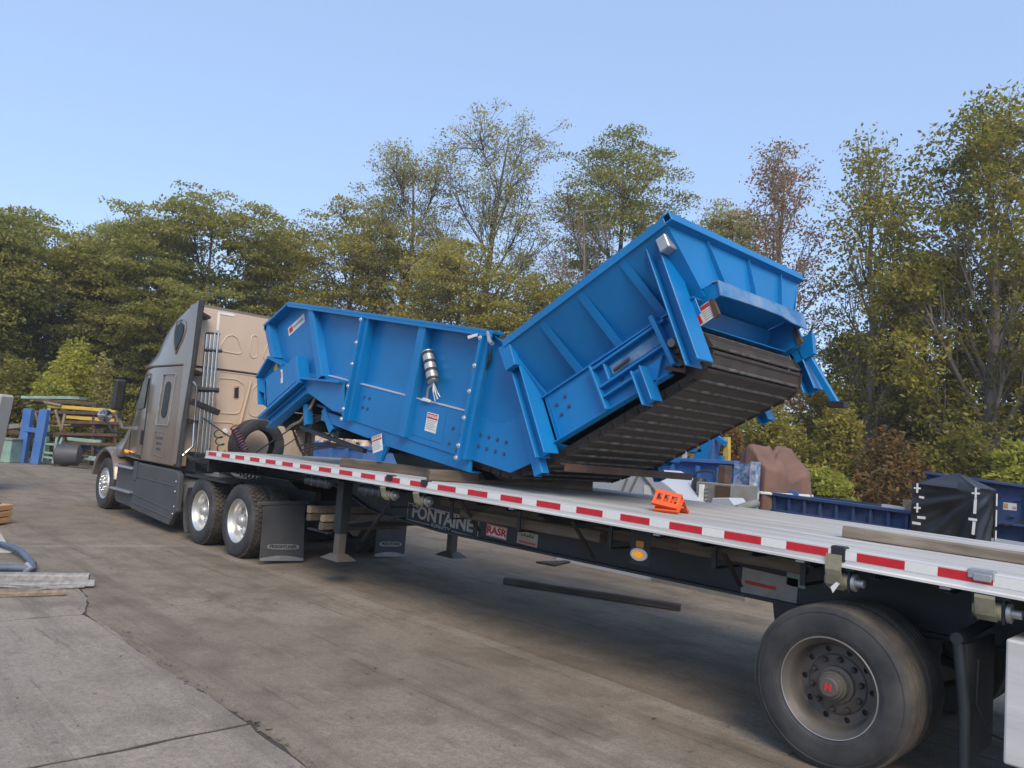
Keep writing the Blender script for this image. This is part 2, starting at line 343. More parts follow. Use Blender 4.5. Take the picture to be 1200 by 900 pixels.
# ================================================================ WHEELS
def holed_disc(mb, r0, r1, h, n, rc, hr, depth=.012, k=4):
    """annulus pierced by n round hand holes, at height h along Y"""
    sec = 2*math.pi/n; rm = rc
    W = sec*rm/2; lo, hi = r0-rc, r1-rc
    angs = sorted(set([math.atan2(s*q, t*W) for s, q in ((1, hi), (1, lo)) for t in (1, -1)] + [2*math.pi*i/20-math.pi for i in range(20)]))
    for s in range(n):
        th0 = s*sec; ring = []; edge = []; back = []
        for a in angs:
            ca, sa = math.cos(a), math.sin(a)
            t = min(W/abs(ca) if abs(ca) > 1e-6 else 9, (hi/sa if sa > 1e-6 else (lo/sa if sa < -1e-6 else 9)))
            def P(u, v, y): q = th0+u/rm; r = rc+v; return (r*math.cos(q), y, r*math.sin(q))
            ring.append(P(hr*ca, hr*sa, h)); edge.append(P(t*ca, t*sa, h)); back.append(P(hr*ca, hr*sa, h+depth))
        m_ = len(angs); fs = []
        for i in range(m_):
            j = (i+1) % m_; fs += [(i, j, m_+j, m_+i), (i, j, 2*m_+j, 2*m_+i)]
        mb.add(ring+edge+back, fs)

SIDE = [(.292, .030), (.300, .012), (.318, .004), (.330, .000), (.333, -.003), (.340, -.003), (.343, -.006), (.385, -.012), (.43, -.010), (.452, -.003), (.455, -.005), (.462, -.004), (.465, .001), (.480, .010), (.488, .018)]
def tyre_mesh(Rt=.505, wd=.275):
    return MB().lathe(SIDE+[(Rt-.018, .030), (Rt-.018, wd-.030)]+[(r, wd-h) for r, h in SIDE[::-1]], n=80)
def rib_tread(Rt=.505, wd=.275):
    pr = [(Rt-.019, .016), (Rt-.010, .019), (Rt-.003, .026)]
    for e in (.062, .112, .163, .213): pr += [(Rt, e-.007), (Rt-.014, e-.004), (Rt-.014, e+.004), (Rt, e+.007)]
    pr += [(Rt-.003, wd-.026), (Rt-.010, wd-.019), (Rt-.019, wd-.016)]
    return MB().lathe(pr, n=80)
tm = tyre_mesh().mesh('tyre', smooth=28); rib_me = rib_tread().mesh('tread', smooth=30)
dm = tyre_mesh(.515, .275)
drive_tyre = dm.mesh('tyre', smooth=35)
tb = MB()
for row, (y0, y1, n, hh) in enumerate([(.026, .070, 46, .02), (.080, .118, 46, .018), (.124, .152, 46, .018), (.158, .196, 46, .018), (.206, .250, 46, .02)]):
    for i in range(n):
        a0 = 2*math.pi*(i+.5*(row % 2))/n; a1 = a0+2*math.pi/n*.74; sk = .018*(1 if row % 2 else -1)
        q = []
        for r in (.49, .515-(.004 if row in (0, 4) else 0)):
            for a, y in ((a0, y0), (a1, y0), (a1+sk, y1), (a0+sk, y1)): q.append((r*math.cos(a), y, r*math.sin(a)))
        tb.hexa([q[0], q[1], q[2], q[3], q[4], q[5], q[6], q[7]])
drive_tread = tb.mesh('tread')
def rim_dual():
    mb = MB(); mb.lathe([(.292, .030), (.303, .020), (.306, .008), (.300, .004), (.293, .010), (.285, .030), (.272, .040), (.262, .060), (.256, .110), (.250, .150), (.240, .162)], n=64)
    holed_disc(mb, .186, .2405, .162, 10, .2165, .0195)
    mb.lathe([(.1865, .162), (.182, .154), (.176, .150), (.09, .150), (.0, .150)], n=40)
    mb.lathe([(.26, .20), (.0, .20)], n=40)
    return mb.mesh('wheel', smooth=40)
dual_disc = rim_dual(); dual_disc_alu = rim_dual()
def rim_front():
    mb = MB(); mb.lathe([(.292, .030), (.303, .020), (.306, .008), (.300, .004), (.290, .012), (.278, .03), (.262, .035), (.248, .010), (.236, -.004)], n=64)
    holed_disc(mb, .172, .2365, -.004, 10, .205, .022)
    mb.lathe([(.1725, -.004), (.16, .004), (.13, .004), (.0, .004)], n=40); mb.lathe([(.26, .06), (.0, .06)], n=40)
    return mb.mesh('wheel', smooth=40)
front_disc = rim_front()
edge_ring = MB().lathe([(.299, .0055), (.304, .003), (.3085, .009), (.304, .020)], n=64).mesh('rim_edge', smooth=60)
lug_mb = MB().lathe([(.0, -.034), (.012, -.032), (.0165, -.022), (.0165, .0), (.022, .002)], n=8); LUG = {}
def lug_for(m_):
    if m_.name not in LUG: LUG[m_.name] = lug_mb.mesh('lug_nut', smooth=30); LUG[m_.name].materials.append(m_)
    return LUG[m_.name]
hubm = MB().lathe([(.0, -.135), (.052, -.134), (.060, -.128), (.062, -.108), (.074, -.106), (.078, -.098), (.078, -.078), (.088, -.074), (.092, -.03), (.112, -.022), (.116, .0)], n=36).mesh('hub', smooth=35)
hubm_alu = hubm.copy(); hub_small = MB().lathe([(.0, -.05), (.05, -.048), (.065, -.04), (.07, .0)], n=32).mesh('hub', smooth=35)
drum = MB().lathe([(.0, .21), (.20, .21), (.215, .23), (.215, .40), (.0, .40)], n=32).mesh('brake_drum', smooth=35)

def add_wheel(parent, x, y, z, flip, disc, tyre, mrim, mtyre, lugy=.150, hub=hubm, tread=None, mlug=None, logo=False, label=None, mhub=None, edge=True):
    o = link_mesh('wheel', disc, None, parent, (x, y, z)); o.active_material = mrim
    if flip: o.rotation_euler = (0, 0, math.pi)
    if label: o['label'] = label
    def sub(n, me, m_, loc=(0, 0, 0)):
        if not me.materials: me.materials.append(m_)
        c = bpy.data.objects.new(n, me); col.objects.link(c); c.parent = o; c.location = loc; return c
    sub('tyre', tyre, mtyre)
    if tread: sub('tread', tread, M['tread'])
    if edge: sub('rim_edge', edge_ring, M['rimedge'])
    if hub:
        sub('hub', hub if mrim.name != 'polished_aluminium_rim' or hub is not hubm else hubm_alu, mhub or mrim, (0, lugy, 0))
        a0 = .2
        for i in range(10):
            a = a0+2*math.pi*i/10; sub('lug_nut', lug_for(mlug or M['rust']), None, ((.158 if lugy > .1 else .14)*math.cos(a), lugy-.002, (.158 if lugy > .1 else .14)*math.sin(a)))
        sub('brake_drum', drum, M['rust'])
    return o

# ================================================================ TRAILER
def ztop(x): return 1.408-.0082*(x-5.5)-.0013*((x-5.5)**2-10)
X0, X1 = -.10, 14.2
XS = [X0+(X1-X0)*i/26 for i in range(27)]
YC = 1.295; TW = 2.59
trailer = thing('flatbed_trailer', (7, YC, 0), 'long silver aluminium flatbed trailer with red and white tape along its edge', 'trailer')
def extrude_x(prof, xs, zf=ztop, T=None):
    mb = MB(T); secs = [[(x, y, zf(x)+z) for y, z in prof] for x in xs]; mb.loft(secs); return mb
RAIL = [(.0, -.004), (.004, 0), (.085, 0), (.085, -.012), (.03, -.016), (.022, -.09), (.07, -.096), (.07, -.108), (.004, -.116), (-.012, -.114), (-.012, -.100), (0, -.094)]
rails = []
for far_ in (0, 1):
    pr = RAIL if not far_ else [(TW-y, z) for y, z in RAIL][::-1]
    rails.append(extrude_x(pr, XS).build('side_rail', M['alu'], trailer))
# tape: white backing with red blocks, each its own piece
tape_w = MB().span((0, -.0022, -.0545), (.1778, -.0006, 0)); tape_r = MB().span((0, -.0024, -.052), (.2794, -.0006, 0))
tw_me = tape_w.mesh('white_tape'); tr_me = tape_r.mesh('red_tape'); tw_me.materials.append(M['white']); tr_me.materials.append(M['red'])
P18 = .4572
for i in range(0, 31):
    x = i*P18
    for me, nm, dx, wd in ((tr_me, 'red_tape', 0, .2794), (tw_me, 'white_tape', .2794, .1778)):
        o = link_mesh(nm, me, None, rails[0], (x+dx, 0, ztop(x+dx+wd/2)-.012)); sl_ = (ztop(x+dx+wd)-ztop(x+dx))/wd; o.rotation_euler = (0, -math.atan(sl_), 0)
        o.location.z += -sl_*wd/2
# deck planks (hollow aluminium extrusions with ribs)
NP = 9; pw = (TW-.17-.02)/NP
for i in range(NP):
    y0 = .087+i*pw*(1+.0)+.002*0; y1 = y0+pw-.012
    pf = [(y0, -.035), (y0, -.003)]
    nr = 6
    for k in range(nr):
        a = y0+(y1-y0)*k/nr; b = y0+(y1-y0)*(k+1)/nr
        pf += [(a+.004, 0), (b-.014, 0), (b-.012, -.009), (b-.001, -.009)] if k < nr-1 else [(a+.004, 0), (y1, -.001)]
    pf += [(y1, -.035)]
    extrude_x(pf[::-1], XS).build('deck_plank', M['deck'], trailer)
# main beams
def zbot(x): return 1.13 if x < 2.4 else (1.13-(1.13-.89)*min(1, (x-2.4)/.9) if x < 3.3 else .89-(.89-.815)*min(1, (x-3.3)/1.4))
BX = [0., 1, 2, 2.4, 2.55, 2.7, 2.85, 3.0, 3.15, 3.3, 3.6, 3.9, 4.3, 4.7, 6, 8, 9.2, 11, 14]
for yb in (.80, TW-.80):
    mb = MB(); secs = []
    s = -1 if yb < 1 else 1
    for x in BX:
        zb = zbot(x); zt = ztop(x)-.16
        secs.append([(x, yb-.07, zb), (x, yb+.07, zb), (x, yb+.07, zb+.022), (x, yb+.006, zb+.022), (x, yb+.006, zt-.02), (x, yb+.07, zt-.02), (x, yb+.07, zt), (x, yb-.07, zt), (x, yb-.07, zt-.02), (x, yb-.006, zt-.02), (x, yb-.006, zb+.022), (x, yb-.07, zb+.022)])
    mb.loft(secs); mb.build('main_beam', M['frame'], trailer)
# cross members
cm = MB(); cm.span((-.003, .075, -.115), (.003, TW-.075, -.001)); cm.span((-.028, .075, -.121), (.028, TW-.075, -.115)); cm.span((-.028, .075, -.001), (.028, TW-.075, .005))
cm_me = cm.mesh('cross_member'); cm_me.materials.append(M['frame'])
for i in range(34): 
    x = .25+i*.41; link_mesh('cross_member', cm_me, None, trailer, (x, 0, ztop(x)-.041))
MB().span((X0, .05, ztop(0)-.32), (X0+.03, TW-.05, ztop(0)-.036)).build('front_bulkhead', M['frame'], trailer)
# fifth-wheel plate under the nose
MB().span((.2, .55, 1.105), (1.5, TW-.55, 1.128)).build('coupler_plate', M['frame'], trailer)
# diagonal struts from the rail to the beam
for (ax, ay), (bx, by) in (((539, 586), (562, 622)), ((671, 612), (696, 654)), ((848, 648), (868, 687)), ((472, 578), (424, 643))):
    if ax == 472: a, b = at(470, 572, .15), at(424, 634, .45)
    else: a = at(ax, ay, .10); b = at(bx, by, .72)
    MB().bar(a, b, .035, .012).build('strut', M['black'], trailer)
    
# lettering and stickers on the near beam web
wy = .7935
r0 = at(480, 600, wy); 
def bz(x): return (zbot(x))
sl_ = Vector((5.23-4.02, 0, -.045)).normalized(); su = Vector((-sl_.z, 0, sl_.x))
pc = Vector((4.63, wy-.002, .945))
text_part('lettering', 'FONTAINE', .205, pc+su*.018, sl_, su, M['greyink'], trailer, bold=.007, sx=1.11)
text_part('lettering', 'INFINITY', .072, pc-su*.092, sl_, su, M['greyink'], trailer, bold=.001, sx=1.2)
lb = MB()
for a, b in (((-.64, -.09), (-.64, .105)), ((-.645, .105), (.645, .105)), ((.64, .105), (.64, -.09)), ((-.64, -.09), (-.20, -.09)), ((.20, -.09), (.64, -.09))):
    lb.bar(pc+sl_*a[0]+su*a[1], pc+sl_*b[0]+su*b[1], .003, .010)
lb.build('lettering_border', M['greyink'], trailer)
def plate(name, x, z, wd, ht, mt, parent=trailer, y=wy, th=.003, dirx=None):
    d = dirx or sl_; u = Vector((-d.z, 0, d.x)); c = Vector((x, y-th/2-.0008, z))
    p = [c+d*a*wd/2+u*b*ht/2+Vector((0, e*th/2, 0)) for e in (1, -1) for a, b in ((-1, -1), (1, -1), (1, 1), (-1, 1))]
    return MB().hexa(p).build(name, mt, parent)
sp = plate('sticker', 5.56, .935, .31, .125, M['white'])
MBr = MB()
c = Vector((5.56, wy-.005, .935))
for a, b, d2 in ((-.145, .145, .055), (-.145, .145, -.055)): MBr.bar(c+sl_*a+su*d2, c+sl_*b+su*d2, .002, .008)
for a in (-.145, .145): MBr.bar(c+sl_*a-su*.055, c+sl_*a+su*.055, .002, .008, (1, 0, 0))
MBr.build('sticker_border', M['redink'], trailer)
text_part('lettering', 'RASR', .105, c+Vector((0, -.001, 0)), sl_, su, M['redink'], trailer, bold=.004, sx=1.2)
plate('sticker', 6.02, .925, .29, .13, M['aged'])
c = Vector((6.02, wy-.005, .925)); pm = MB()
for k in range(5): pm.bar(c+sl_*(-.09+.036*k)+su*.02, c+sl_*(-.075+.04*k)+su*(.03+.012*(k % 2)), .002, .018)
pm.build('sticker_picture', M['blackink'], trailer)
MB().bar(c+sl_*-.12-su*.04, c+sl_*.12-su*.04, .002, .018).build('sticker_print', M['redink'], trailer)
p = at(901, 690, wy); plate('notice_board', p.x, p.z+.02, .46, .20, M['aged']); 
MB().bar(Vector((p.x-.20, wy-.006, p.z+.02)), Vector((p.x+.06, wy-.006, p.z+.012)), .002, .028).build('notice_header', M['redink'], trailer)
nl = MB()
for k in range(9): 
    for hx in (-.11, .12):
        if k == 4 and hx < 0: continue
        nl.bar(Vector((p.x+hx-.085, wy-.006, p.z+.10-.019*k)), Vector((p.x+hx+.085*random.uniform(.3, 1), wy-.006, p.z+.095-.019*k)), .0015, .004)
nl.build('notice_lines', M['greyink'], trailer)
p = at(933, 680, wy); plate('notice_board', p.x, p.z, .15, .10, M['mint'])
# winches and straps
def winch(px, py, strap=True, over=0.):
    p = at(px, py, .10); x = p.x; zt = ztop(x)-.117
    o = MB(); o.span((x-.075, .02, zt-.02), (x+.115, .13, zt)); o.span((x-.075, .03, zt-.14), (x-.065, .12, zt-.02)); o.span((x+.075, .03, zt-.15), (x+.087, .12, zt-.02))
    o = o.build('winch_bracket', M['frame'], trailer)
    MB().lathe([(.0, -.07), (.052, -.07), (.052, .07), (.0, .07)], (x, .075, zt-.09), 20, 'X').build('strap_roll', M['strap'] if strap else M['frame'], trailer, smooth=40)
    d = MB(); d.lathe([(.0, .092), (.055, .092), (.055, .112), (.025, .115), (.025, .16), (.0, .16)], (x, .075, zt-.09), 16, 'X'); d.build('winch_drum', M['steel'] if strap else M['fairing'], trailer, smooth=35)
    if strap:
        mb = MB(); path = [(.118, -.01), (.02, -.105), (.010, -.06), (-.018, .02), (-.016, .085)]
        w_ = .05
        pts = [(-.017, zt+over), (-.020, zt-.02), (-.010, zt-.05), (.012, zt-.115), (.05, zt-.148)]
        vs = [(x-w_+.0, y, z) for y, z in pts]+[(x+w_, y, z) for y, z in pts]+[(x-w_, y+.004, z+.001) for y, z in pts]+[(x+w_, y+.004, z+.001) for y, z in pts]
        k = len(pts); fs = []
        for i in range(k-1): fs += [(i, i+1, k+i+1, k+i), (2*k+i, 3*k+i, 3*k+i+1, 2*k+i+1), (i, 2*k+i, 2*k+i+1, i+1), (k+i, k+i+1, 3*k+i+1, 3*k+i)]
        mb.add(vs, fs).build('strap', M['strap'], trailer)
for px, py in ((458, 582), (497, 588), (985, 672), (1160, 722)): winch(px, py, over=.075 if px == 985 else -.004)
for px, py in ((366, 566), (374, 567), (382, 568), (430, 574), (437, 575), (444, 576)): winch(px, py, False)
MB().hexa([at(a, b, Y) for Y in (-.022, -.026) for a, b in ((973, 688), (976, 695), (984, 684), (980, 682))]).build('strap_tag', M['white'], trailer)
# strap hooks and clamps on the rail
for px, py, s in ((1150, 670, 1.2), (457, 557, 1.0), (498, 563, 1.0)):
    p = at(px, py, 0); x = p.x; z = ztop(x)
    o = MB().span((x-.055*s, -.012, z-.038), (x+.055*s, .05, z+.012)); o.span((x-.03*s, -.02, z-.05), (x+.045*s, -.012, z-.01))
    o.build('strap_hook', M['steel'] if s > 1 else M['frame'], trailer, bevel=.006)
p = at(982, 645, 0); MB().span((p.x-.045, -.008, ztop(p.x)-.085), (p.x+.05, .06, ztop(p.x)+.012)).build('strap_guard', M['black'], trailer, bevel=.008)
for px, py in ((938, 661), (1108, 692), (490, 579), (600, 596), (770, 628)):
    p = at(px, py, .02); x = p.x; z = ztop(x)-.118
    MB().span((x-.03, .005, z-.016), (x+.03, .06, z)).build('tie_down_clip', M['steel'], trailer, bevel=.003)
# side marker light on its plate
p = at(749, 648, .30); x = p.x; z = p.z
MB().span((x-.10, .305, z-.10), (x+.10, .312, ztop(x)-.12)).build('lamp_plate', M['frame'], trailer, bevel=.004)
ring = [(math.cos(a)*.085, math.sin(a)*.052) for a in [2*math.pi*i/24 for i in range(24)]]
q = MB(); q.prism([(x+a, z-.012+b) for a, b in ring], .29, .305); q.build('lamp_bezel', M['alu'], trailer, bevel=.004)
MB().prism([(x+a*.66, z-.012+b*.56) for a, b in ring], .278, .29).build('marker_lamp', M['amber'], trailer, bevel=.006)
MB().span((x-.035, .298, z+.045), (x+.04, .305, z+.095)).build('reflector', M['ambref'], trailer)
# landing gear
for yb, pz in ((.38, .32), (2.2, .28)):
    x = 3.22
    lg = MB(); lg.span((x-.07, yb-.07, .62), (x+.07, yb+.07, ztop(x)-.12)); lg.build('landing_leg', M['frame'], trailer, bevel=.008)
    MB().span((x-.055, yb-.055, pz+.03), (x+.055, yb+.055, .64)).build('inner_leg', M['rim'], trailer, bevel=.006)
    ft = MB(); ft.hexa([(x-.20, yb-.14, pz-.02), (x+.20, yb-.14, pz-.02), (x+.20, yb+.14, pz-.02), (x-.20, yb+.14, pz-.02), (x-.07, yb-.07, pz+.05), (x+.07, yb-.07, pz+.05), (x+.07, yb+.07, pz+.05), (x-.07, yb+.07, pz+.05)])
    ft.build('leg_foot', M['rim'], trailer)
    MB().bar((x+.05, yb+(.06 if yb < 1 else -.06), .75), (x+.75, .80 if yb < 1 else TW-.8, .92), .05, .03).build('leg_brace', M['frame'], trailer)
MB().bar((3.22, .45, .72), (3.22, 2.13, .72), .05, .05).build('leg_crossbar', M['frame'], trailer)
# near dolly crank bar
# axles and dual wheels
for ax in (9.452, 12.55):
    MB().lathe([(.065, .35), (.065, TW-.35)], (ax, 0, .5), 16).build('axle', M['frame'], trailer, smooth=40)
    first = ax < 10
    add_wheel(trailer, ax, 0.0, .5, False, dual_disc, tm, M['rim'], M['rubber'], tread=rib_me, mlug=M['belt'], label='dusty grey dual rear wheel' if first else None)
    add_wheel(trailer, ax, .315, .5, False, dual_disc, tm, M['rim'], M['rubber'], tread=rib_me, hub=None, edge=False)
    add_wheel(trailer, ax, TW, .5, True, dual_disc, tm, M['rim'], M['rubber'], tread=rib_me)
    add_wheel(trailer, ax, TW-.315, .5, True, dual_disc, tm, M['rim'], M['rubber'], tread=rib_me, hub=None, edge=False)
    for yb in (.80, TW-.80):
        h = MB(); h.prism([(ax-.75, zbot(ax)), (ax-.55, zbot(ax)), (ax-.58, .52), (ax-.70, .52)], yb-.06, yb+.06); h.bar((ax-.64, yb, .58), (ax+.35, yb, .44), .08, .06)
        h.build('suspension_hanger', M['frame'], trailer)
        MB().lathe([(.10, .50), (.13, .52), (.12, .66), (.13, .80), (.08, .815)], (ax+.28, yb, 0), 16, 'Z').build('air_spring', M['rubber'], trailer, smooth=40)
text_part('lettering', 'H', .062, (9.452, .150-.1362, .5), (1, 0, 0), (0, 0, 1), M['redink'], trailer, bold=.004, ext=.001)
# mud guard bracket of bent pipe behind the wheel
p = at(1122, 748, .12)
MB().tube([(p.x, .10, p.z), (p.x, .40, p.z+.01), (p.x, .78, p.z+.03)], .034, 14).build('guard_bracket', M['frame'], trailer, smooth=40)
o = MB(); o.tube([(p.x+.0, .14, p.z-.03), (p.x+.04, .14, p.z-.38), (p.x+.05, .14, p.z-.85)], .032, 12); o.build('guard_stay', M['frame'], trailer, smooth=40)
MB().span((p.x+.03, .15, .25), (p.x+.045, .72, p.z-.03)).build('mud_guard', M['rubber'], trailer)
MB().tube([(p.x+.10, .16, p.z-.1), (p.x+.09, .18, p.z-.35), (p.x+.16, .2, p.z-.5), (p.x+.3, .3, p.z-.56)], .007, 6).build('brake_hose', M['cable'], trailer)
MB().span((10.40, .015, .36), (11.2, .62, 1.015)).build('tool_box', M['alu'], trailer, bevel=.012, seg=2)
MB().span((10.55, .1, 1.01), (11.1, .5, ztop(10.8)-.12)).build('tool_box_hanger', M['frame'], trailer)
MB().span((9.0, .86, .835), (9.9, 1.73, 1.1)).build('air_tank_box', M['frame'], trailer)
# ================================================================ TRACTOR
def atx(x, y, X): d = ray(x, y); return CAM + d*((X-CAM.x)/d.x)
TY = 1.30
truck = thing('semi_truck', (-2, TY, 0), 'taupe sleeper cab semi truck coupled to the flatbed trailer', 'truck')
def sec(x, h0, h1, z0, z1, r=.12, k=6, r0=.03):
    pts = []
    def arc(cy, cz, a0, a1, rr):
        for i in range(k+1):
            a = a0+(a1-a0)*i/k; pts.append((x, TY+cy+rr*math.cos(a), cz+rr*math.sin(a)))
    arc(-h0+r0, z0+r0, math.pi*1.5, math.pi, r0); arc(-h1+r, z1-r, math.pi, math.pi/2, r)
    arc(h1-r, z1-r, math.pi/2, 0, r); arc(h0-r0, z0+r0, 0, -math.pi/2, r0)
    return pts
cab = MB().loft([sec(-1.55, 1.20, 1.20, 1.08, 2.765, .02), sec(-1.57, 1.21, 1.21, 1.08, 2.77, .02), sec(-3.0, 1.20, 1.19, 1.08, 2.77, .02), sec(-3.5, 1.15, 1.12, 1.08, 2.76, .04), sec(-3.95, 1.10, 1.00, 1.08, 2.74, .10), sec(-4.15, 1.08, .96, 1.08, 2.45, .12), sec(-4.5, 1.05, .92, 1.08, 1.95, .14)]).build('cab_shell', M['taupe'], truck, smooth=38)
roof = MB().loft([sec(-1.55, 1.20, 1.15, 2.78, 3.85, .14), sec(-1.9, 1.20, 1.15, 2.78, 3.83, .16), sec(-2.3, 1.20, 1.13, 2.78, 3.76, .2), sec(-2.83, 1.19, 1.09, 2.78, 3.60, .26), sec(-3.22, 1.17, 1.03, 2.78, 3.42, .26), sec(-3.5, 1.14, .98, 2.78, 3.24, .2), sec(-3.72, 1.10, .93, 2.78, 3.06, .12), sec(-3.88, 1.05, .90, 2.78, 2.92, .05), sec(-3.98, 1.0, .88, 2.78, 2.84, .02, r0=.01)]).build('roof_fairing', M['taupe'], truck, smooth=38)
MB().loft([sec(-4.52, 1.12, .90, 1.06, 1.96, .25), sec(-4.9, 1.13, .84, 1.07, 1.86, .28), sec(-5.4, 1.06, .76, 1.08, 1.70, .28), sec(-5.8, .88, .62, 1.0, 1.54, .26), sec(-6.1, .72, .5, .8, 1.36, .2), sec(-6.22, .6, .42, .75, 1.15, .15)]).build('hood', M['taupe'], truck, smooth=45)
MB().loft([[(-5.75, TY+s_*1.0, z) for s_ in (-1, 1) for z in ((.34, .74) if s_ < 0 else (.74, .34))], [(-6.1, TY+s_*.86, z) for s_ in (-1, 1) for z in ((.32, .78) if s_ < 0 else (.78, .32))], [(-6.3, TY+s_*.55, z) for s_ in (-1, 1) for z in ((.32, .78) if s_ < 0 else (.78, .32))]]).build('bumper', M['fairing'], truck, bevel=.04, seg=2)
MB().span((-6.26, TY-.4, .8), (-6.18, TY+.4, 1.2)).build('grille', M['chrome'], truck, bevel=.03)
# back wall of the sleeper, dusty and embossed
MB().hexa([(-1.548, TY-1.16, 1.1), (-1.548, TY+1.16, 1.1), (-1.548, TY+1.16, 2.76), (-1.548, TY-1.16, 2.76), (-1.53, TY-1.15, 1.1), (-1.53, TY+1.15, 1.1), (-1.53, TY+1.15, 2.755), (-1.53, TY-1.15, 2.755)]).build('back_wall', M['taupe_back'], truck)
MB().loft([[(x, TY+y, z) for y, z in ((-1.18, 2.80), (-1.14, 3.68), (-1.02, 3.80), (1.02, 3.80), (1.14, 3.68), (1.18, 2.80))] for x in (-1.548, -1.53)]).build('upper_back_wall', M['taupe_back'], truck)
WX = -1.528
def emboss(name, pts, r=.010, closed=True, mt=None, off=0):
    q = [atx(a, b, WX+off) for a, b in pts]
    # smooth the loop a little
    P = q+[q[0]] if closed else q
    path = []
    for i in range(len(P)-1):
        for t in (.15, .5, .85): path.append(P[i].lerp(P[i+1], t))
    if closed: path.append(path[0])
    MB().tube(path, r, 6, not closed).build(name, mt or M['taupe_back'], truck, smooth=50)
def z8(pts): return [(180+a/7.5, 345+b/7.5) for a, b in pts]
def zb(pts): return [(230+a/5.714, 420+b/5.714) for a, b in pts]
emboss('panel_rib', z8([(590, 450), (640, 370), (690, 357), (740, 385), (775, 500), (750, 525), (600, 500)]), .012)
emboss('panel_rib', z8([(845, 530), (862, 368), (885, 358), (915, 372), (905, 550), (870, 560)]), .012)
emboss('panel_rib', [(318, 392), (308, 418), (312, 424), (322, 424)], .012, False)
emboss('panel_rib', z8([(560, 672), (740, 695), (930, 722), (1200, 760)]), .010, False)
emboss('panel_rib', zb([(135, 130), (270, 140), (325, 180), (318, 260), (290, 360), (260, 372), (160, 365), (130, 350)]), .013)
emboss('panel_rib', zb([(440, 168), (400, 180), (370, 220), (352, 370), (380, 388), (480, 392), (500, 200)]), .013)
emboss('panel_rib', zb([(245, 190), (285, 182), (295, 195), (285, 268), (250, 270)]), .007)
emboss('panel_rib', zb([(80, 425), (235, 430), (255, 445), (250, 480)]), .012, False)
emboss('panel_rib', zb([(390, 455), (540, 470), (560, 490), (520, 610)]), .012, False)
emboss('panel_rib', zb([(620, 430), (650, 445), (640, 640)]), .012, False)
q = [atx(a, b, WX+.004) for a, b in zb([(256, 198), (283, 192), (281, 262), (254, 264)])]
MB().hexa([p for p in q]+[p+Vector((.012, 0, 0)) for p in q]).build('grip_recess', M['black'], truck)
l1 = [atx(*p, WX+.004) for p in z8([(578, 150), (712, 174), (712, 196), (578, 172)])]
l2 = [atx(*p, WX+.004) for p in z8([(564, 150), (586, 152), (572, 318), (550, 315)])]
for l in (l1, l2): MB().hexa(l+[p+Vector((.004, 0, 0)) for p in l]).build('reflective_strip', M['white'], truck)
MB().tube([atx(294, 447, WX+.03), atx(281, 498, WX+.05)], .022, 8).build('support_rod', M['taupe_back'], truck, smooth=40)
MB().lathe([(.0, .03), (.045, .025), (.05, .0)], atx(263.5, 505.5, WX), 16, 'X').build('work_lamp', M['white'], truck, smooth=40)
# side extenders with dark rubber trailing strip
for s in (0, 1):
    y0, y1 = (.09, .125) if not s else (2*TY-.125, 2*TY-.09)
    MB().prism([(-1.60, 1.12), (-1.40, 1.12), (-1.34, 2.0), (-1.25, 2.78), (-1.24, 3.84), (-1.60, 3.80)], y0, y1).build('side_extender', M['taupe'], truck, bevel=.01)
    MB().prism([(-1.43, 1.08), (-1.30, 1.08), (-1.27, 1.8), (-1.17, 2.78), (-1.09, 3.86), (-1.25, 3.87), (-1.27, 2.78), (-1.40, 1.8)], y0-.008, y1+.010).build('extender_edge', M['rubber'], truck, bevel=.012)
    yy = (.13, .36) if not s else (2*TY-.36, 2*TY-.13)
    for z in (3.62, 2.66, 1.85):
        MB().hexa([(-1.53, yy[0], z-.05), (-1.10, yy[0], z-.02), (-1.10, yy[0]+.0, z+.03), (-1.53, yy[0], z+.06), (-1.53, yy[1], z-.03), (-1.35, yy[1], z-.02), (-1.35, yy[1], z+.02), (-1.53, yy[1], z+.03)]).build('extender_bracket', M['black'], truck)
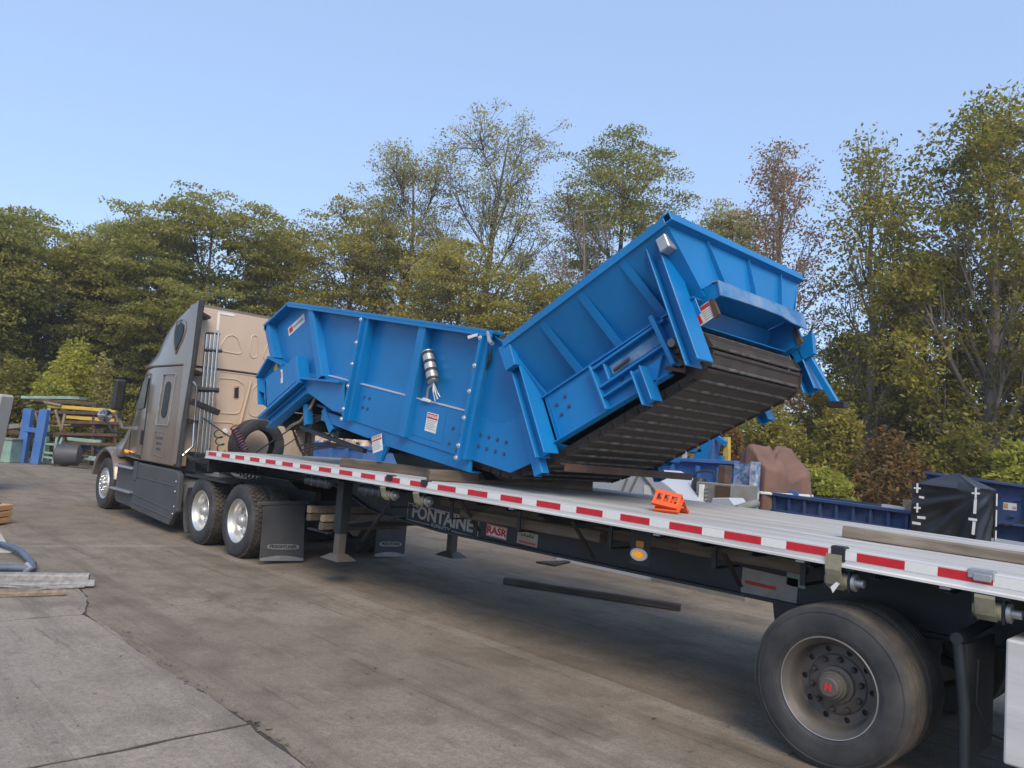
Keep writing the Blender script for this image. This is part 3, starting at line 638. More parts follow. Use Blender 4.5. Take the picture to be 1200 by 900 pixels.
# glazing, doors, trims on both flanks
for s in (0, 1):
    def yy(y): return y if not s else 2*TY-y
    def pan(name, pts, y, th, mt, parent=truck, bevel=.0):
        a, b = sorted((yy(y), yy(y-th))); return MB().prism(pts, a, b).build(name, mt, parent, bevel=bevel)
    # sleeper window surround, glass
    fr = [(-2.42, 2.63), (-1.84, 2.63), (-1.96, 1.75), (-2.50, 1.75)]
    fb = MB()
    loop = [fr[0], fr[1], fr[2], fr[3]]
    for i in range(4):
        a, b = loop[i], loop[(i+1) % 4]; fb.bar((a[0], yy(.088), a[1]), (b[0], yy(.088), b[1]), .014, .032, (0, 1, 0))
    fb.build('window_trim', M['steel'], truck, bevel=.006)
    ov = []
    for cx, cz, a0, a1 in ((-2.17, 2.40, 0, math.pi), (-2.22, 1.98, math.pi, 2*math.pi)):
        for i in range(9): a = a0+(a1-a0)*i/8; ov.append((cx+.13*math.cos(a), cz+.11*math.sin(a)))
    pan('sleeper_window', ov, .097, .008, M['glass'])
    # upper oval window in the roof flank, leaning with it
    def roofy(z): return yy(TY-1.20+(z-2.78)*(.055/1.0)+.008)
    rp = [(-2.16, 3.50), (-2.02, 3.53), (-1.88, 3.48), (-1.84, 3.36), (-1.90, 3.22), (-2.04, 3.06), (-2.16, 3.22), (-2.20, 3.38)]
    o = MB(); o.add([(x, roofy(z)-(.025 if not s else -.025), z) for x, z in rp]+[(x, roofy(z), z) for x, z in rp], [tuple(range(8)), tuple(range(15, 7, -1))]+[(i, (i+1) % 8, (i+1) % 8+8, i+8) for i in range(8)])
    o.build('roof_window', M['glass'], truck)
    tp = [(x*1.0+(x+2.02)*.35, 3.29+(z-3.29)*1.3) for x, z in rp]
    MB().tube([(x, roofy(z)-(.012 if not s else -.012), z) for x, z in tp+tp[:1]], .012, 6).build('window_rib', M['taupe'], truck, smooth=50)
    # door with window
    # flank plane of the door narrows forward: y as function of x
    def dy(x, e=.006): 
        t = max(0, min(1, (-3.0-x)/.95)); return yy(TY-1.20+.12*t-e)
    def flank(name, pts, e0, e1, mt):
        n = len(pts); mb = MB(); mb.add([(x, dy(x, e1), z) for x, z in pts]+[(x, dy(x, e0), z) for x, z in pts], [tuple(range(n)), tuple(range(2*n-1, n-1, -1))]+[(i, (i+1) % n, (i+1) % n+n, i+n) for i in range(n)])
        return mb.build(name, mt, truck)
    flank('door_window', [(-3.22, 2.58), (-3.62, 2.52), (-3.86, 1.99), (-3.34, 2.03)], -.06, .012, M['glass'])
    flank('door_window', [(-3.66, 2.50), (-3.72, 2.48), (-3.98, 2.02), (-3.90, 1.99)], -.09, .004, M['glass'])
    dl = [(-3.12, 1.16), (-3.12, 2.66), (-3.60, 2.62), (-4.12, 1.98), (-4.12, 1.16)]
    MB().tube([(x, dy(x, .002), z) for x, z in dl+dl[:1]], .008, 5).build('door_seam', M['black'], truck)
    flank('door_handle', [(-3.26, 1.36), (-3.17, 1.36), (-3.17, 1.62), (-3.26, 1.62)], -.01, .03, M['black'])
    flank('door_moulding', [(-4.3, 1.17), (-3.14, 1.10), (-3.14, 1.14), (-4.3, 1.22)], -.01, .02, M['black'])
    flank('marker_lamp', [(-4.25, 1.17), (-3.75, 1.15), (-3.75, 1.20), (-4.25, 1.22)], .0, .035, M['amber'])
    # lettered badge plate on the sleeper
    bp = [(-2.55, 1.24), (-2.05, 1.20), (-2.02, 1.24), (-2.02, 1.58), (-2.06, 1.62), (-2.50, 1.63), (-2.54, 1.60)]
    MB().tube([(x, yy(.096), z) for x, z in bp+bp[:1]], .008, 6).build('badge_border', M['taupe'], truck, smooth=40)
    pr = -1 if s else 1
    bl = MB()
    for k in range(3):
        xx = -2.46+.03*k
        for w_ in (.05, .07, .06, .04, .05)[:5-k]: bl.bar((xx, yy(.0955), 1.52-.095*k), (xx+w_, yy(.0955), 1.518-.095*k), .003, .045); xx += w_+.012
    bl.build('badge_print', M['fairing'], truck)
    # chassis fairing with steps
    y0, y1 = sorted((yy(.05), yy(.14)))
    MB().prism([(-3.16, 1.04), (-1.30, 1.03), (-1.16, .98), (-1.12, .38), (-1.22, .30), (-1.36, .14), (-2.2, .175), (-3.16, .215)], y0, y1).build('chassis_fairing', M['fairing'], truck, bevel=.018, seg=2)
    MB().prism([(-4.22, .96), (-3.18, .93), (-3.18, .215), (-4.10, .24), (-4.24, .36)], *sorted((yy(.09), yy(.16)))).build('step_panel', M['fairing'], truck, bevel=.015)
    for z, xa, xb in ((.90, -4.16, -3.2), (.47, -4.25, -3.2)):
        MB().span((xa, yy(-.01), z), (xb, yy(.15), z+.035)).build('step', M['steel'], truck, bevel=.01)
    rb = MB()
    for z0_, z1_ in ((.80, .78), (.48, .38), (.33, .26)):
        rb.bar((-3.14, yy(.048), z0_), (-1.28, yy(.048), z1_), .012, .022)
    rb.build('fairing_ridge', M['fairing'], truck, bevel=.006)
    MB().span((-3.20, yy(.06), .72), (-3.04, yy(.03), 1.06)).build('fairing_hinge', M['fairing'], truck, bevel=.01)
    for x, z in ((-1.24, .86), (-1.24, .70), (-1.22, .46), (-1.24, .34)):
        MB().lathe([(.0, -.008), (.012, -.006), (.014, .0)], (x, yy(.05), z), 8).build('rivet', M['bolt'], truck)
    # fender arch over the steer tyre
    arc = []
    for i in range(13):
        a = R_(12+i*13); arc.append((-5.10+.66*math.cos(a), .48+.66*math.sin(a)))
    mb = MB(); secs = []
    for (x, z), i in zip(arc, range(13)):
        a = R_(12+i*13); c_, s_ = math.cos(a), math.sin(a)
        secs.append([(x, yy(.12), z), (x+.05*c_, yy(.10), z+.05*s_), (x+.09*c_, yy(.16), z+.09*s_), (x+.11*c_, yy(.62), z+.11*s_), (x, yy(.62), z)])
    mb.loft(secs); mb.build('fender', M['taupe'], truck, smooth=40)
    # mirrors
    p = at(138, 461, -.12); ym = yy(-.12); 
    MB().hexa([(p.x-.04, yy(-.22), p.z-.32), (p.x+.08, yy(-.22), p.z-.32), (p.x+.08, yy(-.01), p.z-.32), (p.x-.04, yy(-.01), p.z-.32), (p.x-.02, yy(-.20), p.z+.27), (p.x+.08, yy(-.20), p.z+.27), (p.x+.08, yy(.0), p.z+.27), (p.x-.02, yy(.0), p.z+.27)]).build('mirror', M['black'], truck, bevel=.04, seg=2)
    MB().tube([(p.x, yy(-.1), p.z-.38), (p.x+.05, yy(.02), p.z-.62), (p.x+.3, yy(.28), p.z-.62)], .04, 8).build('mirror_arm', M['chrome'], truck, smooth=40)
    p = at(123, 487, .05)
    MB().lathe([(.0, -.05), (.10, -.04), (.14, 0), (.12, .03), (.0, .05)], (p.x, yy(.05), p.z), 16, 'X').build('hood_mirror', M['chrome'], truck, smooth=40)
    MB().tube([(p.x, yy(.05), p.z), (p.x+.30, yy(.12), p.z-.30), (p.x+.5, yy(.30), p.z-.32)], .03, 8).build('hood_mirror_arm', M['black'], truck, smooth=40)
    # fuel tank behind the fairing
    MB().lathe([(.0, -3.1), (.28, -3.1), (.30, -3.07), (.30, -.93), (.28, -.90), (.0, -.90)], (0, yy(.48), .60), 28, 'X').build('fuel_tank', M['alurim'], truck, smooth=40)
    secs = []
    for i in range(8):
        a = R_(150+i*10); c_, s_ = math.cos(a), math.sin(a)
        secs.append([(-.234+.60*c_, yy(.06), .5+.60*s_), (-.234+.62*c_, yy(.06), .5+.62*s_), (-.234+.62*c_, yy(.68), .5+.62*s_), (-.234+.60*c_, yy(.68), .5+.60*s_)])
    MB().loft(secs).build('quarter_fender', M['fairing'], truck, smooth=40)
    # steer and drive wheels
    add_wheel(truck, -5.10, yy(.15), .5, bool(s), front_disc, tm, M['alurim'], M['rubber'], tread=rib_me, lugy=.0, hub=hub_small, mlug=M['chrome'], edge=False)
    for ax in (-.234, 1.041):
        add_wheel(truck, ax, yy(.06), .505, bool(s), dual_disc_alu, drive_tyre, M['alurim'], M['rubber'], hub=hubm, tread=drive_tread, mlug=M['chrome'])
        add_wheel(truck, ax, yy(.375), .505, bool(s), dual_disc_alu, drive_tyre, M['alurim'], M['rubber'], hub=None, tread=drive_tread, edge=False)
    # frame rail
    MB().span((-6.2, yy(.86), .72), (1.72, yy(.95), .98)).build('frame_rail', M['frame'], truck)
for ax in (-.234, 1.041):
    MB().lathe([(.0, .35), (.075, .35), (.09, 1.0), (.20, 1.2), (.20, 1.4), (.09, 1.6), (.075, 2.25), (.0, 2.25)], (ax, 0, .505), 18).build('drive_axle', M['frame'], truck, smooth=40)
MB().lathe([(.06, .3), (.06, 2.3)], (-5.10, 0, .46), 12).build('steer_axle', M['frame'], truck)
MB().prism([(.0, .98), (.05, 1.10), (.95, 1.10), (1.25, .98)], TY-.45, TY+.45).build('fifth_wheel', M['frame'], truck, bevel=.01)
MB().span((-1.5, TY-.85, .985), (-.55, TY+.85, 1.02)).build('catwalk', M['steel'], truck)
MB().span((-.95, .06, .985), (.55, .30, 1.015)).build('deck_bar', M['black'], truck)
# wind shield, both halves
for s in (-1, 1):
    MB().hexa([(-4.50-.01, TY+s*.03, 1.99), (-4.02-.01, TY+s*.03, 2.70), (-4.02-.01, TY+s*.86, 2.66), (-4.50-.01, TY+s*.84, 1.99), (-4.47, TY+s*.03, 1.97), (-3.99, TY+s*.03, 2.68), (-3.99, TY+s*.86, 2.64), (-4.47, TY+s*.84, 1.97)]).build('windshield', M['glass'], truck)
# upright chrome poles racked behind the cab
for i, (px0, px1) in enumerate(((242.5, 234.0), (247.0, 239.5), (251.5, 244.0), (256.0, 248.0))):
    a = atx(px0, 390, -1.30+.02*i); b = atx(px1-4.5, 540, -1.30+.02*i)
    MB().tube([a, b], .024, 10).build('chrome_pole', M['chrome'], truck, smooth=40)
for py, px0, px1, r in ((391, 242, 258, .02), (411, 240, 260, .03), (457, 231, 256, .045)):
    MB().tube([atx(px0, py-1, -1.28), atx(px1, py+.5, -1.24)], r, 8).build('pole_clamp', M['black'], truck, smooth=40)
MB().bar(atx(224, 470, -1.25), atx(257, 484, -1.2), .05, .10).build('pole_cradle', M['black'], truck, bevel=.01)
MB().tube([atx(226, 447, -1.2), atx(231, 454, -1.18), atx(228, 490, -1.18), atx(226, 523, -1.18), atx(214, 534, -1.18)], .020, 8).build('grab_rail', M['chrome'], truck, smooth=40)
# spare tyre standing behind the cab
sp = link_mesh('spare_tyre', tm, None, truck, (-1.02, 1.32, 1.515)); sp.rotation_euler = (0, 0, R_(90)); sp.scale = (.95, .95, .95)
# coiled air lines
def coil(name, a, b, r, turns, tr, mt, sag=0.):
    a, b = Vector(a), Vector(b); x = (b-a).normalized(); u = Vector((0, 0, 1)); u = (u-x*u.dot(x)).normalized(); v = x.cross(u); path = []
    for i in range(turns*12+1):
        t = i/(turns*12); an = 2*math.pi*turns*t; path.append(a.lerp(b, t)+Vector((0, 0, -sag*4*t*(1-t)))+(u*math.cos(an)+v*math.sin(an))*r)
    MB().tube(path, tr, 5).build(name, mt, truck, smooth=60)
coil('coiled_hose', atx(274, 500, -.75), atx(288, 530, -.55), .06, 10, .012, M['purple'])
coil('coiled_hose', atx(262, 538, -.4), atx(312, 561, .0), .075, 12, .011, M['green_hose'], .05)
coil('coiled_hose', atx(255, 506, -.75), atx(262, 540, -.4), .06, 4, .010, M['green_hose'])
MB().tube([atx(238, 490, -1.2), atx(262, 507, -.8), atx(282, 520, -.6)], .012, 6).build('air_line', M['cable'], truck)
MB().tube([atx(300, 530, -.9), atx(340, 503, -1.1), atx(352, 498, -1.3)], .014, 6).build('air_line', M['cable'], truck)
MB().tube([atx(318, 533, -.9), atx(345, 515, -1.0), atx(365, 495, -1.3)], .010, 6).build('air_line', M['cable'], truck)
for k in range(7):
    a = atx(215+k*3, 530+k*2, -1.05); MB().tube([a, a+Vector((.1, .1+.05*k, -.12)), a+Vector((.3, .3, -.05-.03*k)), a+Vector((.55, .5, -.25))], .016, 6).build('air_line', M['cable'], truck)
MB().span((-1.45, .25, 1.02), (-1.1, .6, 1.35)).build('battery_box', M['frame'], truck, bevel=.02)
# mud flaps with lettered plate
FX = 1.73
for nm, pts, tp in (('near', [(309, 592), (357, 591), (355, 657), (303.5, 657)], ((302, 592), (361, 590))), ('far', [(442, 612), (477, 608), (473, 652), (438, 652)], None)):
    q = [atx(a, b, FX) for a, b in pts]
    fl = MB().hexa([p for p in q]+[p+Vector((.012, 0, 0)) for p in q]).build('mud_flap', M['fairing'], truck)
    ft_ = FX+.0125
    rv = (q[2]-q[3]).normalized(); uv = Vector((0, 0, 1)); wd = (q[2]-q[3]).length
    base = (q[3]+q[2])/2; base.x = ft_
    hh = .07; n = 10
    arcp = [base+rv*(-wd/2+.004), base+rv*(wd/2-.004)]+[base+rv*(wd/2-.004)*(1-2*i/n)+uv*(hh*(.45+.55*math.sin(math.pi*i/n))) for i in range(n+1)]
    k = len(arcp); MB().add(arcp+[p+Vector((.004, 0, 0)) for p in arcp], [tuple(range(k)), tuple(range(2*k-1, k-1, -1))]+[(i, (i+1) % k, (i+1) % k+k, i+k) for i in range(k)]).build('flap_trim', M['steel'], fl)
    c = base+uv*.19; e = []
    for i in range(20):
        a = 2*math.pi*i/20; ca, sa = math.cos(a), math.sin(a)
        e.append(c+rv*(math.copysign(abs(ca)**.5, ca)*wd*.37)+uv*(math.copysign(abs(sa)**.6, sa)*.036))
    MB().add(e+[p+Vector((.004, 0, 0)) for p in e], [tuple(range(20)), tuple(range(39, 19, -1))]+[(i, (i+1) % 20, (i+1) % 20+20, i+20) for i in range(20)]).build('name_plate', M['steel'], fl)
    text_part('lettering', 'FREIGHTLINER', .062, c+Vector((.0055, 0, 0)), rv, uv, M['blackink'], fl, bold=.002, sx=wd/.66)
    if tp:
        a, b = atx(*tp[0], FX), atx(*tp[1], FX); MB().bar(a+Vector((0, 0, .02)), b+Vector((0, 0, .02)), .05, .05).build('flap_hanger', M['fairing'], truck, bevel=.008)
    else: MB().bar(q[0]+Vector((0, -.1, .03)), q[1]+Vector((0, .05, .03)), .05, .05).build('flap_hanger', M['fairing'], truck)
MB().span((1.69, .12, .80), (1.72, 2.48, .86)).build('flap_crossbar', M['frame'], truck)
# ================================================================ CONVEYOR MACHINE
MC = 1.31                                   # centre line across the deck
mach = thing('feeder_conveyor', (5.4, MC, 1.5), 'big bright blue steel conveyor hopper lying tilted on the flatbed', 'conveyor')
TH, PH = R_(27.5), R_(-8.5)
def TR(p): s, y, n = p; return (6.64+s*math.cos(TH)-n*math.sin(TH), y, 1.89+s*math.sin(TH)+n*math.cos(TH))     # raised rear section
def TF(p): s, y, n = p; return (5.40+s*math.cos(PH)-n*math.sin(PH), y, 1.69+s*math.sin(PH)+n*math.cos(PH))     # front section
def mir(T): return lambda p: T((p[0], 2*MC-p[1], p[2]))
BL = M['blue']
bolt_me = MB().lathe([(.0, -.022), (.014, -.020), (.016, -.012), (.016, -.004), (.026, -.004), (.026, 0)], n=8).mesh('bolt', smooth=30); bolt_me.materials.append(M['bolt'])
bolt_bl = MB().lathe([(.0, -.014), (.014, -.013), (.015, -.004), (.022, -.003), (.022, 0)], n=8).mesh('bolt', smooth=30); bolt_bl.materials.append(M['navy'])
def bolts(parent, T, pts, y, me, flip):
    for s, n in pts:
        p = T((s, y, n)); o = link_mesh('bolt', me, None, parent, p)
        if flip: o.rotation_euler = (0, 0, math.pi)
for far_ in (0, 1):
    F = mir(TF) if far_ else TF; Rr = mir(TR) if far_ else TR
    # ---- front section
    # upper panel, recessed behind the posts
    MB(F).prism([(-4.78, .93), (-4.19, 1.30), (.10, 1.30), (.10, .46), (-2.95, .46), (-4.36, .40)], .430, .442).build('upper_panel', BL, mach)
    # lower plate, proud of the panel
    lp = MB(F).prism([(-3.30, .30), (-2.90, .465), (.06, .475), (.06, .0), (-2.20, .0), (-2.60, .05), (-3.23, .18)], .375, .43).build('lower_plate', BL, mach, bevel=.004)
    MB(F).prism([(-2.92, .466), (.03, .476), (.03, .490), (-2.92, .480)], .368, .43).build('ledge_strip', M['palegrey'], mach)
    # top flange
    MB(F).prism([(-4.86, .96), (-4.22, 1.355), (.20, 1.355), (.20, 1.32), (-4.21, 1.32), (-4.82, .935)], .285, .46).build('top_flange', BL, mach, bevel=.004)
    MB(F).prism([(-4.21, 1.285), (-4.22, 1.32), (.20, 1.32), (.20, 1.285)], .285, .297).build('flange_lip', BL, mach)
    # posts
    def channel(T, a, b, wd, y0, y1, name='post', t=.012, web_in=True):
        """post of channel section from a to b (s,n); flanges stand out towards y0"""
        ax, az = a; bx, bz_ = b; d = Vector((bx-ax, bz_-az)).normalized(); q = Vector((-d.y, d.x))*wd/2
        mb = MB(T)
        def pr(o0, o1, ya, yb): mb.prism([(ax+q.x*o0, az+q.y*o0), (bx+q.x*o0, bz_+q.y*o0), (bx+q.x*o1, bz_+q.y*o1), (ax+q.x*o1, az+q.y*o1)], ya, yb)
        e = 2*t/wd
        if web_in: pr(-1, 1, y0, y0+t); pr(-1, -1+e, y0+t, y1); pr(1-e, 1, y0+t, y1)
        else: pr(-1, -1+e, y0, y1); pr(1-e, 1, y0, y1); pr(-1+e, 1-e, y0+(y1-y0)*.34, y0+(y1-y0)*.34+t)
        return mb.build(name, BL, mach, bevel=.003)
    channel(F, (-3.60, 1.32), (-3.02, .42), .12, .30, .43)
    channel(F, (-3.72, 1.30), (-3.12, .42), .05, .36, .43, 'stiffener')
    channel(F, (-4.79, .97), (-4.40, .50), .11, .30, .43)
    for s_, w_ in ((-2.18, .10), (-1.02, .13), (.085, .10)):
        channel(F, (s_+.02, 1.32), (s_-.02, .0 if w_ < .12 else .02), w_, .30, .43)
    for s_ in (-2.24, .03):   # bolting flange beside the splice posts
        po = MB(F).prism([(s_+.01, 1.30), (s_+.05, 1.30), (s_+.02, -.03), (s_-.02, -.03)], .26, .30).build('splice_flange', BL, mach, bevel=.003)
        bolts(po, F, [(s_+.03-.035*(1-n/1.3), n) for n in (1.26, .97, .70, .42, .13, -.0)], .26, bolt_me, far_)
    # access cover
    MB(F).prism([(-.94, .43), (-.40, .43), (-.38, .07), (-.93, .07)], .370, .376).build('access_cover', BL, mach, bevel=.002)
    bolts(mach, F, [(-2.0+.11*i, .33-.13*j) for i in range(2) for j in range(2)]+[(-.24, .27), (-.26, .10), (-.10, .22), (-.12, .05)], .375, bolt_bl, far_)
    # lower frame beam with foot
    MB(F).prism([(-2.95, .0), (.10, .0), (.12, -.13), (-1.36, -.16), (-1.44, -.355), (-1.53, -.37), (-1.72, -.15), (-2.95, -.13)], .39, .43).build('frame_beam', BL, mach, bevel=.004)
    MB(F).prism([(-2.95, -.135), (.12, -.135), (.12, -.12), (-2.95, -.12)], .43, .55).build('beam_flange', BL, mach)
    MB(F).prism([(-1.80, -.13), (-1.73, -.13), (-1.50, -.372), (-1.44, -.36), (-1.40, -.16), (-1.34, -.16)], .375, .389).build('foot', BL, mach)
    # tail: angled guard, channel and gusset plate
    gd = MB(F).prism([(-4.43, .19), (-3.74, .58), (-3.66, .60), (-3.50, .32), (-4.25, -.19), (-4.38, -.06)], .26, .28).build('tail_guard', BL, mach, bevel=.004)
    MB(F).prism([(-4.43, .19), (-4.40, .21), (-4.22, -.17), (-4.25, -.19)], .10, .26).build('guard_edge', BL, mach) if False else None
    MB(F).prism([(-4.70, .18), (-4.43, .52), (-3.99, .46), (-4.43, .19), (-4.40, -.05), (-4.25, -.20), (-4.52, -.20), (-4.62, -.1)], .36, .38).build('tail_guard', BL, mach)
    MB(F).prism([(-4.43, .19), (-4.41, .22), (-3.98, .47), (-3.99, .43)], .26, .40).build('guard_rib', BL, mach)
    MB(F).prism([(-4.43, .17), (-4.40, .17), (-4.23, -.19), (-4.26, -.19)], .26, .40).build('guard_rib', BL, mach)
    MB(F).prism([(-4.70, .18), (-4.67, .18), (-4.50, -.19), (-4.53, -.19)], .26, .38).build('guard_rib', BL, mach)
    MB(F).prism([(-4.72, .18), (-4.44, .535), (-4.42, .51), (-4.69, .17)], .24, .40).build('guard_rib', BL, mach)
    MB(F).prism([(-4.44, .53), (-3.99, .475), (-3.99, .45), (-4.43, .50)], .24, .40).build('guard_rib', BL, mach)
    MB(F).prism([(-4.64, .0), (-4.38, .0), (-4.37, .02), (-4.63, .02)], .27, .38).build('guard_rib', BL, mach)
    channel(F, (-3.62, .62), (-3.44, .30), .09, .22, .40)
    channel(F, (-4.22, -.42), (-3.28, .22), .13, .27, .43, 'tail_channel', web_in=False)
    MB(F).prism([(-4.36, -.35), (-3.36, .33), (-3.34, .30), (-4.34, -.38)], .20, .45).build('tail_flange', BL, mach)
    MB(F).prism([(-3.39, .37), (-2.40, .455), (-2.28, .07), (-2.56, .055), (-3.23, .18), (-3.40, .30)], .30, .315).build('gusset_plate', BL, mach, bevel=.004)
    MB(F).prism([(-3.39, .37), (-2.40, .455), (-2.40, .43), (-3.39, .345)], .22, .43).build('gusset_flange', BL, mach)
    channel(F, (-2.92, .02), (-2.64, -.22), .10, .38, .48, 'tail_post'); channel(F, (-3.42, .0), (-3.30, -.26), .08, .38, .48, 'tail_post')
    # ---- bend plate and transition panel
    T0 = F
    a = [TF((s_, 0, n))[::2] for s_, n in ((.05, .46), (.30, .44), (.50, .455))]
    b = [TR((s_, 0, n))[::2] for s_, n in ((-.10, .47), (.06, .47), (.06, .02), (-.26, -.06), (-.52, -.05))]
    c_ = [TF((s_, 0, n))[::2] for s_, n in ((.60, .0), (.05, .0))]
    I = (lambda p: (p[0], 2*MC-p[1], p[2])) if far_ else None
    poly = [tuple(p) for p in a+b[:1]+b[1:3]]+[tuple(TR((-.25, 0, -.05))[::2]), tuple(TF((.70, 0, .0))[::2]), tuple(TF((.05, 0, .0))[::2])]
    MB(I).prism(poly, .40, .415).build('bend_plate', BL, mach, bevel=.003)
    tA, tB, tC, tD = TF((.12, .36, 1.32)), TR((.0, .14, 1.05)), TR((-.05, .418, .22)), TF((.10, .418, .22))
    MB(I).hexa([tA, tB, tC, tD]+[(p[0], p[1]+.012, p[2]) for p in (tA, tB, tC, tD)]).build('bend_panel', BL, mach)
    bolts(mach, (lambda p: I(p)) if I else (lambda p: p), [tuple(TF((.18+.13*i, 0, .28-.12*j))[::2]) for i in range(4) for j in range(2)], .40, bolt_bl, far_)
    # ---- raised rear section
    MB(Rr).prism([(.02, .48), (1.86, .48), (1.86, .33), (1.60, .30), (1.42, .02), (.02, .0)], .40, .415).build('side_frame', BL, mach, bevel=.003)
    MB(Rr).prism([(.02, .0), (1.40, .0), (1.40, .012), (.02, .012)], .36, .46).build('frame_flange', BL, mach)
    MB(Rr).prism([(.0, .465), (1.86, .465), (1.86, .48), (.0, .48)], .37, .52).build('frame_ledge', BL, mach)
    MB(Rr).hexa([(.0, .14, 1.03), (2.0, .14, 1.03), (1.90, .50, .485), (.0, .50, .485), (.0, .152, 1.036), (2.0, .152, 1.036), (1.90, .512, .49), (.0, .512, .49)]).build('flared_panel', BL, mach)
    MB(Rr).hexa([(.0, .455, .555), (1.9, .455, .555), (1.9, .49, .482), (.0, .49, .482), (.0, .465, .56), (1.9, .465, .56), (1.9, .50, .485), (.0, .50, .485)]).build('toe_strip', BL, mach)
    MB(Rr).prism([(-.02, 1.025), (2.0, 1.025), (2.0, 1.10), (-.02, 1.10)], .12, .135).build('top_lip', BL, mach, bevel=.003)
    MB(Rr).prism([(-.02, 1.085), (2.0, 1.085), (2.0, 1.10), (-.02, 1.10)], .135, .22).build('lip_flange', BL, mach)
    for s0_, s1_ in ((-.06, .02), (.44, .51), (.94, 1.0), (1.45, 1.51)):
        MB(Rr).hexa([(s0_, .145, 1.03), (s0_+.012, .145, 1.03), (s1_+.012, .40, .485), (s1_, .40, .485), (s0_, .19, 1.03), (s0_+.012, .19, 1.03), (s1_+.012, .50, .485), (s1_, .50, .485)]) if False else None
        MB(Rr).hexa([(s0_, .142, 1.03), (s0_+.075, .142, 1.03), (s1_+.075, .395, .485), (s1_, .395, .485), (s0_, .152, 1.03), (s0_+.075, .152, 1.03), (s1_+.075, .407, .485), (s1_, .407, .485)]).build('gusset', BL, mach)
        MB(Rr).hexa([(s0_+.034, .152, 1.03), (s0_+.044, .152, 1.03), (s1_+.044, .405, .485), (s1_+.034, .405, .485), (s0_+.034, .20, 1.03), (s0_+.044, .20, 1.03), (s1_+.044, .51, .485), (s1_+.034, .51, .485)]).build('gusset_web', BL, mach)
    def hbeam(T, a, b, wd, y0, y1, name='post'): return channel(T, a, b, wd, y0, y1, name, .014, False)
    pa = hbeam(Rr, (-.02, 1.03), (-.03, -.10), .125, .20, .40)
    MB(Rr).prism([(-.10, 1.06), (.06, 1.06), (.05, .80), (-.09, .80)], .13, .21).build('post_cap', BL, mach, bevel=.004)
    channel(Rr, (-.17, .42), (-.20, -.22), .11, .30, .40, 'post_stub')
    pb = hbeam(Rr, (1.79, 1.06), (1.735, -.10), .125, .17, .40)
    # take-up frame with sliding bearing
    tk = MB(Rr); tk.prism([(.72, .42), (1.56, .44), (1.56, .415), (.72, .395)], .33, .40); tk.prism([(.72, .23), (1.58, .25), (1.58, .225), (.72, .205)], .33, .40)
    tk.prism([(.70, .44), (.725, .44), (.745, .0), (.72, .0)], .32, .40); tk.prism([(.84, .40), (.86, .40), (.86, .22), (.84, .22)], .34, .40)
    tk.prism([(.72, .13), (1.16, .14), (1.16, .12), (.72, .11)], .33, .40); tk.build('take_up_frame', BL, mach, bevel=.003)
    MB(Rr).prism([(.88, .36), (1.44, .375), (1.44, .28), (.88, .265)], .385, .40).build('slide_plate', M['blue_scuffed'], mach)
    ps = MB(Rr); ps.prism([(1.46, .50), (1.50, .50), (1.54, .02), (1.50, .02)], .28, .40); ps.build('take_up_stop', BL, mach, bevel=.003)
    hbeam(Rr, (1.195, .15), (1.195, -.17), .11, .24, .40, 'support_bracket')
    MB(Rr).prism([(1.25, .14), (1.42, .17), (1.36, .10), (1.30, .02), (1.25, -.02)], .36, .40).build('bracket_gusset', BL, mach)
    c3 = Vector(Rr((1.57, .34, .19)))
    sgn = 1 if not far_ else -1
    MB(lambda p: (p[0], p[1]*sgn+(0 if not far_ else 2*c3.y*0), p[2])).lathe([(.0, -.05), (.036, -.05), (.038, .02), (.052, .022), (.075, .03), (.078, .07), (.0, .07)], (c3.x, c3.y*sgn, c3.z), 20).build('bearing', M['grey'], mach, smooth=40)
    MB(Rr).tube([(.93, .35, .285), (1.12, .345, .30)], .016, 8).build('take_up_screw', M['rust'], mach, smooth=40)
    MB(Rr).tube([(1.52, .33, .10), (1.60, .33, -.02), (1.56, .34, -.06), (1.40, .37, .06)], .018, 6).build('torque_arm', M['rust'], mach)
    bolts(mach, Rr, [(.18, .33), (.20, .22), (.30, .36), (.31, .25), (.78, .41), (1.10, .43), (.95, .20), (1.3, .215)], .40 if True else .33, bolt_bl, far_)
    MB(Rr).prism([(.10, .47), (.112, .47), (.112, .01), (.10, .01)], .394, .400).build('weld_seam', BL, mach)
    # chute cheek with worn edge
    MB(Rr).prism([(1.52, .50), (1.60, .585), (2.02, .555), (2.03, .44), (1.93, .43), (1.89, .30), (1.60, .30)], .545, .56).build('chute_cheek', BL, mach, bevel=.003)
    MB(Rr).prism([(1.90, .45), (1.94, .45), (1.935, .30), (1.885, .285)], .535, .575).build('wear_bar', M['rust'], mach)
    # discharge legs
    if far_: MB(Rr).prism([(1.72, .42), (2.0, .40), (1.93, .20), (1.74, .20)], .33, .40).build('leg_plate', BL, mach, bevel=.003)
for far_ in (1,):
    Rr = mir(TR)
    a = TR((1.85, 2*MC-.34, .24)); b = TR((1.90, 2*MC-.34, -.33))
    MB().bar(a, b, .055, .06, (1, 0, 0)).build('jack_leg', BL, mach, bevel=.004); b = Vector(b)
    MB().span((b.x-.08, b.y-.05, b.z-.03), (b.x+.09, b.y+.05, b.z+.03)).build('leg_foot', M['black'], mach, bevel=.006)
